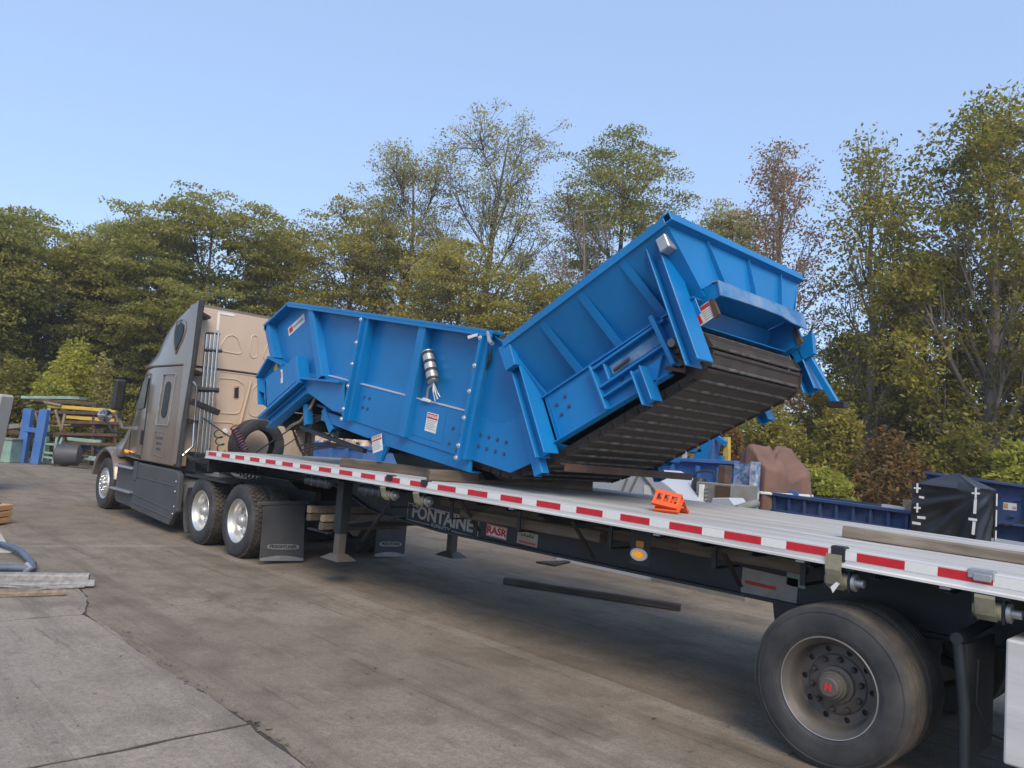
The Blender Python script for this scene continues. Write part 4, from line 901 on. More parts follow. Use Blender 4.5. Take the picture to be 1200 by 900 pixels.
# end panel of the raised hopper and its lip, crosswise stiffeners
y0, y1 = .14, 2*MC-.14
MB(TR).hexa([(2.0, y0, 1.03), (2.0, y1, 1.03), (1.90, y1-.36, .56), (1.90, y0+.36, .56), (1.988, y0, 1.03), (1.988, y1, 1.03), (1.888, y1-.36, .56), (1.888, y0+.36, .56)]).build('end_panel', BL, mach)
MB(TR).span((2.0, .12, 1.03), (2.055, 2*MC-.12, 1.045)).build('end_lip_underside', BL, mach)
MB(TR).span((2.055, .12, 1.03), (2.068, 2*MC-.12, 1.115)).build('end_lip', BL, mach, bevel=.003)
MB(TR).span((1.98, .12, 1.10), (2.055, 2*MC-.12, 1.112)).build('end_lip_top', BL, mach)
for t in (.22, .55, .85):
    ya = y0+.1+(y1-y0-.2)*t; yb_ = y0+.40+(y1-y0-.8)*t
    MB(TR).hexa([(2.002, ya, 1.02), (2.002, ya+.012, 1.02), (1.902, yb_+.012, .57), (1.902, yb_, .57), (2.03, ya, 1.02), (2.03, ya+.012, 1.02), (1.95, yb_+.012, .57), (1.95, yb_, .57)]).build('end_stiffener', BL, mach)
# chute roof, lip and liner
CH = M['blue_scuffed']
MB(TR).hexa([(1.60, .55, .60), (1.60, 2*MC-.55, .60), (2.02, 2*MC-.55, .555), (2.02, .55, .555), (1.60, .55, .612), (1.60, 2*MC-.55, .612), (2.02, 2*MC-.55, .567), (2.02, .55, .567)]).build('chute_roof', BL, mach)
lip = MB(TR)
for i in range(10):
    ya = .53+(2*MC-1.06)*i/10; yb_ = .53+(2*MC-1.06)*(i+1)/10
    def low(y): t = (y-.53)/(2*MC-1.06); return .425+(.025*math.sin(math.pi*t)) - (.03 if t > .72 else 0)
    lip.hexa([(2.02, ya, low(ya)), (2.02, yb_, low(yb_)), (2.045, yb_, .545), (2.045, ya, .545), (2.008, ya, low(ya)), (2.008, yb_, low(yb_)), (2.033, yb_, .545), (2.033, ya, .545)])
lip.hexa([(1.98, .53, .57), (1.98, 2*MC-.53, .57), (2.046, 2*MC-.53, .545), (2.046, .53, .545), (1.98, .53, .580), (1.98, 2*MC-.53, .580), (2.046, 2*MC-.53, .556), (2.046, .53, .556)])
lip.build('chute_lip', CH, mach)
MB(TR).hexa([(1.55, .56, .36), (1.55, 2*MC-.56, .36), (1.75, 2*MC-.56, .29), (1.75, .56, .29), (1.55, .56, .372), (1.55, 2*MC-.56, .372), (1.75, 2*MC-.56, .302), (1.75, .56, .302)]).build('chute_liner', BL, mach)
MB(TR).hexa([(1.70, .56, .56), (1.70, 2*MC-.56, .56), (1.55, 2*MC-.56, .37), (1.55, .56, .37), (1.69, .56, .565), (1.69, 2*MC-.56, .565), (1.54, 2*MC-.56, .375), (1.54, .56, .375)]).build('chute_liner', BL, mach)
# floor of the front section, front wall
MB(TF).span((-3.2, .44, .02), (.1, 2*MC-.44, .05)).build('belt_pan', M['navy'], mach)
MB(TF).hexa([(-4.80, .44, .95), (-4.80, 2*MC-.44, .95), (-4.30, 2*MC-.44, .20), (-4.30, .44, .20), (-4.79, .44, .96), (-4.79, 2*MC-.44, .96), (-4.29, 2*MC-.44, .21), (-4.29, .44, .21)]).build('front_panel', BL, mach)
MB(TF).span((-4.84, .30, .88), (-4.76, 2*MC-.30, .98)).build('front_lip', BL, mach, bevel=.004)
for s_, n_ in ((-4.22, -.38), (-3.3, -.28), (-2.6, -.24), (-1.5, -.2)):
    MB(TF).span((s_-.06, .44, n_-.05), (s_+.06, 2*MC-.44, n_+.05)).build('cross_beam', M['frame'] if s_ > -4 else BL, mach, bevel=.004)
MB(TF).span((-3.50, .42, -.35), (-1.9, .48, -.30)).build('skid', M['frame'], mach)  # near-black paint on both skids stands in for shade under the machine
MB(TF).span((-3.50, 2*MC-.5, -.35), (-1.9, 2*MC-.44, -.30)).build('skid', M['frame'], mach)
pb_ = [TF((-1.72, 0, -.14))[::2], TF((.06, 0, -.14))[::2], (5.50, 1.475), (3.95, 1.50)]
MB().prism(pb_, .62, 2*MC-.62).build('belly_fill', M['frame'], mach)  # added dark block that keeps the gap under the front section dark
# ---- apron of steel flights: loop path in (x,z)
def P2(T, s, n): q = T((s, 0, n)); return Vector((q[0], q[2]))
path = []
path += [P2(TF, -4.0, .05).lerp(P2(TF, -3.15, .30), t) for t in np.linspace(0, 1, 6)]
path += [P2(TF, s_, .27) for s_ in np.linspace(-3.0, .1, 16)]
path += [P2(TR, s_, .30) for s_ in np.linspace(-.05, 1.50, 12)]
path += [P2(TR, 1.555+.205*math.cos(a), .105+.205*math.sin(a)) for a in np.linspace(R_(80), R_(-80), 10)]
path += [P2(TR, s_, -.10) for s_ in np.linspace(1.50, -.10, 12)]
path += [P2(TF, s_, -.055) for s_ in np.linspace(.62, -2.9, 18)]
path += [P2(TF, -3.1, -.12).lerp(P2(TF, -3.95, -.42), t) for t in np.linspace(0, 1, 6)]
path += [P2(TF, -4.02+.2*math.cos(a), -.2+.22*math.sin(a)) for a in np.linspace(R_(-110), R_(-240), 6)]
cum = [0]
for i in range(len(path)): cum.append(cum[-1]+(path[(i+1) % len(path)]-path[i]).length)
Ltot = cum[-1]; NS = round(Ltot/.152); pitch = Ltot/NS
def along(d):
    d %= Ltot
    for i in range(len(path)):
        if cum[i+1] >= d: t = (d-cum[i])/max(1e-6, cum[i+1]-cum[i]); return path[i].lerp(path[(i+1) % len(path)], t)
HWB = .80
sm = MB(); hp = pitch*.5
# flight pan: flat plate with curled leading lip and end wings; local x along travel, z outwards
prof = [(-hp+.004, .0), (-hp+.012, .012), (-hp+.03, .016), (-hp+.045, .004), (hp-.030, .004), (hp-.012, .014), (hp-.004, .008), (hp-.004, -.002), (-hp+.004, -.008)]
sm.prism(prof, -HWB, HWB)
for s_ in (-1, 1):
    sm.prism([(-hp, -.06), (hp, -.06), (hp-.012, .028), (-hp+.012, .028)], s_*HWB-(.012 if s_ > 0 else 0), s_*HWB+(.012 if s_ < 0 else 0))
slat_me = sm.mesh('slat'); slat_me.materials.append(M['belt'])
em = MB(); em.prism([(hp-.032, .005), (hp-.012, .0165), (hp-.003, .009), (hp-.010, .020), (hp-.022, .019)], -HWB+.02, HWB-.02)
edge_me = em.mesh('flight_edge'); edge_me.materials.append(M['belt_edge'])
for i in range(NS):
    a = along(i*pitch-hp*.9); b = along(i*pitch+hp*.9); c_ = along(i*pitch); d = b-a
    ang = math.atan2(d.y, d.x)
    o = link_mesh('slat', slat_me, None, mach, (c_.x, MC, c_.y)); o.rotation_euler = (0, -ang, 0)
    e = bpy.data.objects.new('flight_edge', edge_me); col.objects.link(e); e.parent = o
# head shaft and sprockets
h = TR((1.555, 0, .105)); MB().lathe([(.05, .30), (.05, 2*MC-.30)], (h[0], 0, h[2]), 16).build('head_shaft', M['rust'], mach, smooth=40)
MB().lathe([(.0, .60), (.16, .60), (.16, .66), (.0, .66)], (h[0], 0, h[2]), 20).build('sprocket', M['belt'], mach)
MB().lathe([(.0, 1.96), (.16, 1.96), (.16, 2.02), (.0, 2.02)], (h[0], 0, h[2]), 20).build('sprocket', M['belt'], mach)
# rusty angle iron tied across underneath, belt-return guard
a = TR((-.02, .50, -.235)); MB().bar((a[0]+.02, .42, a[2]+.05), (a[0]-.02, 2.62, a[2]+.02), .07, .016).build('angle_iron', M['rust'], mach); MB().bar((a[0]+.05, .42, a[2]+.02), (a[0]+.01, 2.62, a[2]-.01), .012, .07).build('angle_iron', M['rust'], mach)
# stickers
def sticker(T, c, wd, ht, ang, y, kind):
    ca, sa = math.cos(ang), math.sin(ang)
    def q(a, b): return (c[0]+a*ca-b*sa, c[1]+a*sa+b*ca)
    def rect(a0, a1, b0, b1): return [q(a0, b0), q(a1, b0), q(a1, b1), q(a0, b1)]
    o = MB(T).prism(rect(-wd/2, wd/2, -ht/2, ht/2), y-.002, y).build('sticker', M['white'], mach)
    if kind == 'danger':
        MB(T).prism(rect(-wd*.46, wd*.46, ht*.18, ht*.46), y-.0032, y-.002).build('sticker_header', M['redink'], o)
        R0 = Vector(T((c[0]+ca, y, c[1]+sa)))-Vector(T((c[0], y, c[1]))); U0 = Vector(T((c[0]-sa, y, c[1]+ca)))-Vector(T((c[0], y, c[1])))
        text_part('lettering', 'DANGER', ht*.22, Vector(T((*[0]*0, q(0, ht*.32)[0], y-.0045, q(0, ht*.32)[1]))), R0, U0, M['white'], o, sx=wd/ht*1.15)
        ln = MB(T)
        for k in range(6): e_ = wd*random.uniform(.2, .42); ln.prism(rect(-wd*.42, e_, ht*(.10-.09*k)-.003, ht*(.10-.09*k)+.004), y-.0032, y-.002)
        ln.build('sticker_print', M['greyink'], o)
    elif kind == 'logo':
        MB(T).prism(rect(-wd*.44, -wd*.22, -ht*.3, ht*.3), y-.0032, y-.002).build('sticker_emblem', M['redink'], o)
        MB(T).prism(rect(-wd*.18, wd*.42, -ht*.16, ht*.16), y-.0032, y-.002).build('sticker_print', M['greyink'], o)
    elif kind == 'warn':
        MB(T).prism(rect(-wd*.46, wd*.46, ht*.22, ht*.46), y-.0032, y-.002).build('sticker_header', M['redink'], o)
        MB(T).prism(rect(-wd*.44, -wd*.12, -ht*.42, ht*.12), y-.0032, y-.002).build('sticker_picture', M['redink'], o)
        ln = MB(T)
        for k in range(5): ln.prism(rect(0, wd*.42, ht*(.10-.12*k)-.003, ht*(.10-.12*k)+.004), y-.0032, y-.002)
        ln.build('sticker_print', M['greyink'], o)
sticker(TF, (-.61, .26), .20, .21, 0, .369, 'danger')
sticker(TF, (-1.56, -.165), .20, .20, R_(24), .374, 'danger')
sticker(TF, (-4.12, 1.05), .46, .13, R_(33), .429, 'logo')
sticker(TR, (1.80, .37), .20, .15, R_(2), .544, 'warn')
MB(TF).prism([(-4.02, .38), (-3.98, .40), (-3.90, .22), (-3.94, .20)], .256, .26).build('sticker', M['white'], mach); MB(TF).prism([(-4.005, .36), (-3.985, .37), (-3.95, .28), (-3.97, .27)], .253, .256).build('sticker_print', M['redink'], mach)
MB(TF).prism([(-4.42, .37), (-4.36, .46), (-4.28, .38), (-4.34, .30)], .352, .36).build('sticker', M['yellow'], mach)
# taped-up gauge on the panel with cables, boxes, conduit
a, b = TF((-.90, .36, 1.02)), TF((-.66, .33, .70))
m_ = MB(); A, B = Vector(a), Vector(b); m_.tube([A, A.lerp(B, .02), A.lerp(B, .98), B], [.05, .068, .068, .05], 14); gz = m_.build('taped_sensor', M['steel'], mach, smooth=40)
for t in (.05, .33, .60, .88):
    MB().tube([A.lerp(B, t), A.lerp(B, t+.09)], .0705, 14).build('tape_band', M['blackink'], gz, smooth=40)
MB().tube([B, TF((-.74, .34, .62)), TF((-.76, .36, .50))], .016, 8).build('conduit', M['steel'], mach, smooth=40)
for k in range(3): MB().tube([B, TF((-.62+.04*k, .32, .60)), TF((-.58+.035*k, .34, .50+.03*k))], .007, 6).build('loose_wire', M['white'] if k == 1 else M['steel'], mach)
MB(TF).prism([(-.86, .47), (-.68, .47), (-.68, .50), (-.80, .51)], .34, .37).build('pipe_fitting', M['white'], mach, bevel=.006)
MB(TF).prism([(-.09, .99), (.02, 1.03), (.04, .87), (-.07, .84)], .345, .43).build('junction_box', M['grey'], mach, bevel=.006)
MB().tube([TF((.13, .36, 1.20)), TF((.17, .34, 1.05)), TF((.10, .36, .85)), TF((.05, .38, .70))], .014, 6).build('cable', M['cable'], mach)
MB().tube([TF((.12, .30, 1.33)), TF((.22, .25, 1.24)), TF((.30, .22, 1.22))], .022, 8).build('conduit', M['steel'], mach, smooth=40)
MB(TF).prism([(-.16, 1.26), (-.02, 1.30), (-.02, 1.27), (-.14, 1.23)], .27, .29).build('tag', M['white'], mach)
p = Vector(TR((1.90, .20, .92))); MB().box(p, (.10, .12, .13), Matrix.Rotation(-TH, 3, 'Y')).build('junction_box', M['steel'], mach, bevel=.008)
MB().tube([p+Vector((0, 0, .06)), p+Vector((-.02, -.03, .13)), p+Vector((-.09, -.06, .17)), p+Vector((-.16, -.05, .15))], .018, 8).build('conduit', M['steel'], mach, smooth=40)
MB().tube([TF((-4.0, .5, -.45)), TF((-3.8, .46, -.35)), TF((-3.55, .44, -.25)), TF((-3.30, .42, .0)), TF((-3.25, .42, .12))], .02, 8).build('hose', M['strap'], mach, smooth=40)
for k in range(3): MB().tube([TF((-4.0, .6, -.45)), TF((-3.7+.1*k, .55, -.62-.05*k)), TF((-3.3, .5, -.52-.04*k)), TF((-2.8+.1*k, .5, -.40)), TF((-2.2, .5, -.34))], .013, 6).build('cable', M['cable'], mach)
# ================================================================ TIMBERS
def timber(name, a, b, wd, ht, mt, label, cat, group=None, roll=0., tilt=None):
    a, b = Vector(a), Vector(b); x = (b-a); L = x.length; yaw = math.atan2(x.y, x.x); pit = math.atan2(x.z, math.hypot(x.x, x.y))
    n = 7; secs = []
    ax = 0
    r = np.random.default_rng(abs(hash((round(a.x, 2), round(b.y, 2)))) % 9999)
    for i in range(n):
        s = -L/2+L*i/(n-1); j = r.normal(0, .0025, 8); c = .012
        oy, oz = r.normal(0, .003, 2)
        secs.append([(s, oy-wd/2+c+j[0], oz), (s, oy+wd/2-c+j[1], oz), (s, oy+wd/2+j[2], oz+c), (s, oy+wd/2+j[3], oz+ht-c), (s, oy+wd/2-c, oz+ht+j[4]), (s, oy-wd/2+c, oz+ht+j[5]), (s, oy-wd/2+j[6], oz+ht-c), (s, oy-wd/2+j[7], oz+c)])
    o = link_mesh(name, MB().loft(secs).mesh(name), mt); o.location = (a+b)/2; o.rotation_euler = (roll, -pit, yaw)
    return tag(o, label, cat, group)
def dk(x): return ztop(x)+.0005
a = atz(401, 547, ztop(3)); b = atz(522, 561, ztop(4)); a.z = dk(a.x)-.004; b = a+(b-a).normalized()*1.9; b.z = dk(b.x)-.004
timber('timber', a, b, .085, .115, M['wood_x'], 'weathered timber wedged under the front foot of the blue conveyor', 'timber', 'dunnage timbers on the deck')
a = atz(501, 563, ztop(5)); b = atz(692, 575, ztop(6)); a.z = dk(a.x)-.004; b.z = dk(b.x)-.004
timber('timber', a, b, .10, .125, M['wood_x'], 'weathered timber under the lowest bend of the blue conveyor', 'timber', 'dunnage timbers on the deck')
a = atz(986, 631, ztop(9.5)); b = atz(1200, 663, ztop(10.5)); d = (b-a).normalized(); b = a+d*3.0; n_ = Vector((-d.y, d.x, 0))*.05; a += n_; b += n_; a.z = dk(a.x)-.003; b.z = dk(b.x)-.003
timber('timber', a, b, .10, .082, M['wood_deck'], 'long weathered timber lying along the deck near the black wrapped box', 'timber', 'dunnage timbers on the deck')
# stored under the deck
for i, (p0, p1, Y, ht, lab) in enumerate((((543, 600), (706, 636), .48, .10, 'brown timber stored under the deck in front of the amber lamp'), ((520, 586), (640, 611), .60, .09, 'dark timber stored under the deck above the white lettering'), ((800, 641), (945, 670), .45, .10, 'grey timber stored under the deck above the notice board'), ((700, 622), (838, 651), .62, .10, 'timber stored under the deck behind the amber lamp plate'))):
    a, b = at(*p0, Y), at(*p1, Y); b.z = a.z = (a.z+b.z)/2-.03
    timber('timber', a, b, .09, ht, M['wood_x'], lab, 'timber', 'timbers stored under the deck')
for x in (4.2, 5.3, 6.3, 7.4, 8.4, 9.1):
    h_ = MB(); h_.span((x-.02, .36, 1.04), (x+.02, .74, 1.052)); h_.span((x-.02, .36, 1.052), (x+.02, .375, ztop(x)-.11)); h_.build('rack_hook', M['frame'], trailer)
for i, (px, py, n_, lab) in enumerate(((362, 597, .30, 'upper square timber slung crosswise beside the mud flap'), (362, 605.5, .30, 'lower square timber slung crosswise beside the mud flap'), (378, 607, 0, 'upper square timber slung crosswise ahead of the landing leg'), (376, 617, 0, 'lower square timber slung crosswise ahead of the landing leg'))):
    p = at(px, py, .12); x = 2.62 if n_ else 2.98
    p = atx(px, py, x)
    timber('timber', (x, p.y, p.z-.045), (x, p.y+1.2, p.z-.045), .10, .088, M['wood_tan'] if i in (0, 2) else M['wood_y'], lab, 'timber', 'square timbers slung under the deck')
MB().span((2.55, .30, atx(376, 622, 2.98).z-.035), (3.06, .36, atx(376, 622, 2.98).z-.012)).build('timber_sling', M['frame'], trailer)
a = atz(591, 684); b = atz(797, 716); timber('beam', a+Vector((0, 0, .0)), b, .10, .085, M['wood_dark'], 'dark wet beam lying on the concrete behind the trailer', 'beam')

# ================================================================ ORANGE EDGE PROTECTORS
def protector(loc, rz, ry, rx, label):
    me = MB()
    for s in (-1, 1):
        def Tq(u, v, t): return (u, s*(v*.707+t*.707), -v*.707+t*.707)
        for u0, u1, v0, v1 in ((-.11, .11, 0, .035), (-.11, .11, .105, .15), (-.11, -.085, .035, .105), (-.045, -.025, .035, .105), (.015, .035, .035, .105), (.085, .11, .035, .105)):
            me.hexa([Tq(u0, v0, 0), Tq(u1, v0, 0), Tq(u1, v1, 0), Tq(u0, v1, 0), Tq(u0, v0, .012), Tq(u1, v0, .012), Tq(u1, v1, .012), Tq(u0, v1, .012)])
        me.hexa([Tq(-.11, .145, 0), Tq(.11, .145, 0), Tq(.11, .16, .0), Tq(-.11, .16, .0), Tq(-.11, .145, .03), Tq(.11, .145, .03), Tq(.11, .16, .03), Tq(-.11, .16, .03)])
    o = link_mesh('edge_protector', me.mesh('edge_protector'), M['orange']); o.location = loc; o.rotation_euler = (R_(rx), R_(ry), R_(rz))
    tag(o, label, 'edge protector', 'orange edge protectors on the deck')
p = atz(781, 602, ztop(8))
protector((p.x-.05, p.y+.14, ztop(p.x)+.112), 12, 0, 0, 'lower orange plastic edge protector standing on the deck')
protector((p.x-.07, p.y+.13, ztop(p.x)+.165), 22, 8, 6, 'upper orange slotted edge protector stacked on another one')

# ================================================================ YARD MACHINES BEHIND THE TRAILER
scr_r = Vector((.697, .717, 0)); scr_d = Vector((-.717, .697, 0))
# blue skip with rubbish
sk = thing('skip', (-6.7, 6.55, 0), 'open blue waste skip with rubbish behind the trailer front', 'skip')
def skipwall(x0, x1, y0, y1, z1):
    for nm, a, b in (('long', (x0, y0), (x1, y0)), ('long', (x0, y1), (x1, y1)), ('end', (x0, y0), (x0, y1)), ('end', (x1, y0), (x1, y1))):
        MB().bar((a[0], a[1], z1/2), (b[0], b[1], z1/2), .05, z1).build('wall', M['midblue'], sk)
        MB().bar((a[0]*1, a[1], z1+.03), (b[0], b[1], z1+.03), .14, .10).build('rim', M['midblue'], sk, bevel=.01)
    for i in range(6):
        x = x0+(x1-x0)*i/5; MB().span((x-.05, y0-.10, 0), (x+.05, y0-.02, z1-.02)).build('rib', M['midblue'], sk)
    MB().span((x0, y0, .02), (x1, y1, .1)).build('floor_plate', M['midblue'], sk)
skipwall(-8.6, -4.75, 6.0, 7.1, 1.50)
db = MB(); r = np.random.default_rng(3)
for i in range(90):
    c = Vector((r.uniform(-8.5, -4.9), r.uniform(6.1, 7.0), 1.42+.26*r.random()))
    db.box(c, (r.uniform(.1, .5), r.uniform(.05, .3), r.uniform(.03, .16)), Matrix.Rotation(r.uniform(0, 6), 3, Vector(r.normal(0, 1, 3)).normalized()))
o = db.solo('rubbish', M['junk'], 'heap of pale rubbish filling the blue skip', 'rubbish', kind='stuff')
MB().span((-8.5, 6.05, .1), (-4.85, 7.05, 1.42)).build('fill', M['junk'], sk)

# pale grey chute lying behind the trailer
gc = thing('steel_chute', (4.4, 5.2, 0), 'pale grey folded steel chute on the ground behind the trailer', 'chute')
def A5(px, py, Y=5.0): p = at(px, py, Y); return (p.x, p.z)
top = [A5(690, 563.5), A5(722, 564.5), A5(736, 559), A5(751, 550), A5(778, 567), A5(806, 589)]
gcp = MB().prism(top+[(top[-1][0]+.3, .0), (top[0][0]-.6, .0)], 5.0, 5.02).build('side_sheet', M['palegrey'], gc)
MB().prism(top+[(top[-1][0]+.3, .0), (top[0][0]-.6, .0)], 6.1, 6.12).build('side_sheet', M['palegrey'], gc)
for a, b in ((top[2], (top[2][0]-.35, .6)), (top[3], (top[3][0]+1.0, .70)), (top[3], (top[3][0]-.5, .6))):
    MB().bar((a[0], 4.985, a[1]-.02), (b[0], 4.985, b[1]), .03, .025).build('fold_rib', M['grey'], gc)
for i in range(5):
    a, b = top[i], top[i+1]; MB().hexa([(a[0], 5.0, a[1]), (b[0], 5.0, b[1]), (b[0], 6.12, b[1]), (a[0], 6.12, a[1]), (a[0], 5.0, a[1]+.012), (b[0], 5.0, b[1]+.012), (b[0], 6.12, b[1]+.012), (a[0], 6.12, a[1]+.012)]).build('top_sheet', M['palegrey'], gc)
p = A5(758, 573, 4.99); MB().span((p[0]-.05, 4.985, p[1]-.2), (p[0]+.08, 4.995, p[1]+.06)).build('label_patch', M['white'], gc)
# mid blue machine frame
bm_ = thing('blue_machine', (4.6, 7.2, 0), 'faded blue machine frame with upright arms behind the trailer', 'machine')
Y = 6.6
def A(px, py, Y=Y): p = at(px, py, Y); return (p.x, p.z)
tl, tr = A(745, 537), A(862, 543)
MB().prism([tl, tr, (tr[0], .15), (tl[0]-.3, .15)], Y, Y+.03).build('side_panel', M['midblue'], bm_)
MB().prism([tl, tr, (tr[0], .15), (tl[0]-.3, .15)], Y+1.3, Y+1.33).build('side_panel', M['midblue'], bm_)
MB().bar((tl[0]-.3, Y-.03, tl[1]+.01), (tr[0]+.05, Y-.03, tr[1]+.01), .16, .06).build('top_rail', M['midblue'], bm_, bevel=.006)
MB().bar((tl[0]-.3, Y+1.33, tl[1]+.01), (tr[0]+.05, Y+1.33, tr[1]+.01), .16, .06).build('top_rail', M['midblue'], bm_, bevel=.006)
fl0, fl1 = A(862, 543, Y-.1), A(889, 543, Y-.1); 
MB().prism([fl0, fl1, (fl1[0], .15), (fl0[0], .15)], Y-.14, Y-.10).build('flaking_panel', M['flakeblue'], bm_)
MB().span((fl1[0]-.06, Y-.26, .0), (fl1[0]+.04, Y-.10, fl1[1]+.02)).build('end_post', M['flakeblue'], bm_, bevel=.006)
for px in (790, 820, 845): 
    x = A(px, 560)[0]; MB().span((x-.03, Y-.10, .1), (x+.03, Y, tl[1]-.04)).build('rib', M['midblue'], bm_)
MB().span((tl[0]-.3, Y+.03, .15), (tr[0], Y+1.3, .25)).build('base_plate', M['midblue'], bm_)
for px in (745, 860):
    x = A(px, 560)[0]; MB().span((x-.06, Y+.0, 0), (x+.06, Y+1.3, .15)).build('foot', M['midblue'], bm_)
Yb = Y+1.0
for nm, pts, th in (('arm', [(807, 545), (826, 545), (835, 513), (828, 510)], .12), ('arm', [(826, 545), (833, 545), (837, 514), (835, 512)], .25), ('arm', [(829, 508), (834, 506), (850, 517), (848, 523)], .1), ('arm', [(832, 545), (846, 545), (846, 534), (843, 534)], .1), ('arm', [(790, 530), (822, 530), (822, 526), (790, 526)], .12), ('arm', [(815, 521), (830, 513), (830, 509), (826, 508)], .1)):
    MB().prism([A(*q, Yb) for q in pts], Yb, Yb+th).build(nm, M['blue'] if th < .2 else M['midblue'], bm_, bevel=.006)
MB().prism([A(847, 545, Yb+.1), A(853, 545, Yb+.1), A(853, 512, Yb+.1), A(848, 512, Yb+.1)], Yb+.1, Yb+.2).build('post', M['yellowp'], bm_)
MB().prism([A(801, 537, Yb), A(804, 537, Yb), A(806, 523, Yb), A(803, 523, Yb)], Yb-.05, Yb+.03).build('rod', M['palegrey'], bm_)
for k in range(3): MB().bar((*A(808, 528+4*k, Yb)[:1], Yb+.05, A(808, 528+4*k, Yb)[1]), (A(823, 529+4*k, Yb)[0], Yb+.05, A(823, 529+4*k, Yb)[1]), .05, .06).build('cross_bar', M['wood_tan'] if k else M['palegrey'], bm_)
# grey hydraulic unit
hy = thing('hydraulic_unit', (5.3, 5.6, 0), 'grey rust stained hydraulic power unit in front of the blue frame', 'machine')
Y = 5.5
a, b = A(816, 564, Y), A(858, 562, Y)
MB().span((a[0], Y, .25), (b[0], Y+.8, a[1])).build('tank', M['grey'], hy, bevel=.012)
MB().span((A(840, 560, Y)[0], Y-.02, .7), (b[0]-.02, Y, a[1]-.03)).build('rusty_cover', M['rust'], hy)
MB().lathe([(.0, .3), (.12, .3), (.12, a[1]-.02), (.09, a[1]+.05), (.0, a[1]+.06)], (A(811, 570, Y)[0], Y+.2, 0), 16, 'Z').build('accumulator', M['black'], hy, smooth=40)
pth = [A(806, 560, Y), A(808, 553, Y), A(818, 551, Y), A(828, 553, Y), A(831, 560, Y)]
MB().tube([(x, Y+.2, z) for x, z in pth], .018, 8).build('hose', M['cable'], hy, smooth=40)
MB().span((A(822, 566, Y)[0], Y-.06, a[1]-.30), (A(826, 566, Y)[0], Y, a[1]-.04)).build('gauge_panel', M['white'], hy)
for k in range(4): MB().lathe([(.0, -.03), (.022, -.03), (.022, 0)], (A(829, 567, Y)[0], Y-.0, a[1]-.08-.06*k), 8).build('valve', M['steel'], hy)
MB().span((A(829, 556, Y)[0], Y+.3, a[1]), (A(838, 556, Y)[0], Y+.5, A(830, 544, Y)[1])).build('manifold', M['rust'], hy, bevel=.01)
Yg = 5.0; c0, c1 = A(833, 585, Yg), A(862, 584, Yg)
MB().prism([(c0[0], .25), (c1[0], .25), (c1[0], c1[1]-.10), (c1[0]-.1, c1[1]), (c0[0]+.02, c0[1]+.02), (c0[0], c0[1]-.1)], Yg, Yg+.4).build('motor_cover', M['palegrey'], hy, bevel=.01)
MB().tube([(A(865, 600, Yg)[0], Yg-.05, A(865, 597, Yg)[1]), (A(865, 600, Yg)[0], Yg+.5, A(865, 592, Yg)[1]+.03)], .06, 14).build('outlet_pipe', M['grey'], hy, smooth=40)
MB().span((a[0]-.3, Yg-.05, 0), (c1[0]+.25, Y+.9, .25)).build('skid_base', M['grey'], hy)

# draped tarpaulin machine
def drape(name, c, hx, hy_, h, seed, mt, label, cat, fold=.05, rz=0, topf=None, base=0.):
    r = np.random.default_rng(seed); nu, nv = 128, 40; vs = []; fs = []
    ph = r.uniform(0, 6, 8); fr = r.integers(4, 21, 8)
    for j in range(nv+1):
        t = j/nv
        for i in range(nu):
            a = 2*math.pi*i/nu; ca, sa = math.cos(a), math.sin(a)
            e = 4.0; q = (abs(ca)**e+abs(sa)**e)**(-1/e)
            if t < .35: rad = t/.35; z = h-.06*rad**3
            else: rad = 1+.10*(t-.35)/.65; z = h-.06-(h-base)*(t-.35)/.65
            wv = sum((math.sin(fr[k]*a+ph[k]+.9*t*k)+.4*math.sin(2*fr[k]*a+ph[k]*2))*(1 if k < 3 else .5) for k in range(6))*fold*(.10+.75*max(0, t-.3))*(.4+.6*rad)
            x, y = ca*q*hx*rad*(1+wv*.6), sa*q*hy_*rad*(1+wv*.6)
            if topf and t < .6: z += topf(x/hx, y/hy_)*(1-max(0, (t-.35)/.25) if t > .35 else 1)
            z += math.sin(5*a+ph[6]+6*t)*fold*.35*(t > .05)
            vs.append((x, y, max(base, z) if t < 1 else base))
    for j in range(nv):
        for i in range(nu): fs.append((j*nu+i, j*nu+(i+1) % nu, (j+1)*nu+(i+1) % nu, (j+1)*nu+i))
    o = link_mesh(name, MB().add(vs, fs).mesh(name, smooth=179), mt); o.location = c; o.rotation_euler = (0, 0, rz); return tag(o, label, cat)
pl = at(897, 560, 7.2)
drape('tarpaulin', (pl.x, 7.5, .0), .40, .55, 1.96, 5, M['tarp_brown'], 'faded brown tarpaulin draped over a machine beside the flaking blue panel', 'tarpaulin', .16, R_(-12), lambda u, v: .20*(1-abs(u+.25))-.22*max(0, u-.2)+.05*abs(v), .55)
cm_ = thing('covered_machine', (pl.x, 7.5, 0), 'dark machine body and legs under the brown tarpaulin', 'machine')
MB().span((pl.x-.28, 7.15, .35), (pl.x+.28, 7.85, 1.7)).build('body', M['navy'], cm_)
for dx in (-.27, .17):
    for dy_ in (-.33, .23): MB().span((pl.x+dx, 7.5+dy_, 0), (pl.x+dx+.1, 7.5+dy_+.1, .4)).build('leg', M['navy'], cm_)
pts_ = []
for i in range(25):
    a = 2*math.pi*i/24; e = 4.0; q = (abs(math.cos(a))**e+abs(math.sin(a))**e)**(-1/e); u = Vector((math.cos(a)*q*.455, math.sin(a)*q*.62, 0)); u.rotate(Matrix.Rotation(R_(-12), 3, 'Z')); pts_.append(Vector((pl.x, 7.5, 1.42))+u)
tag(MB().tube(pts_, .025, 6, False).solo('rope', M['white'], 'white strap tied round the brown tarpaulin', 'strap'), None, None)

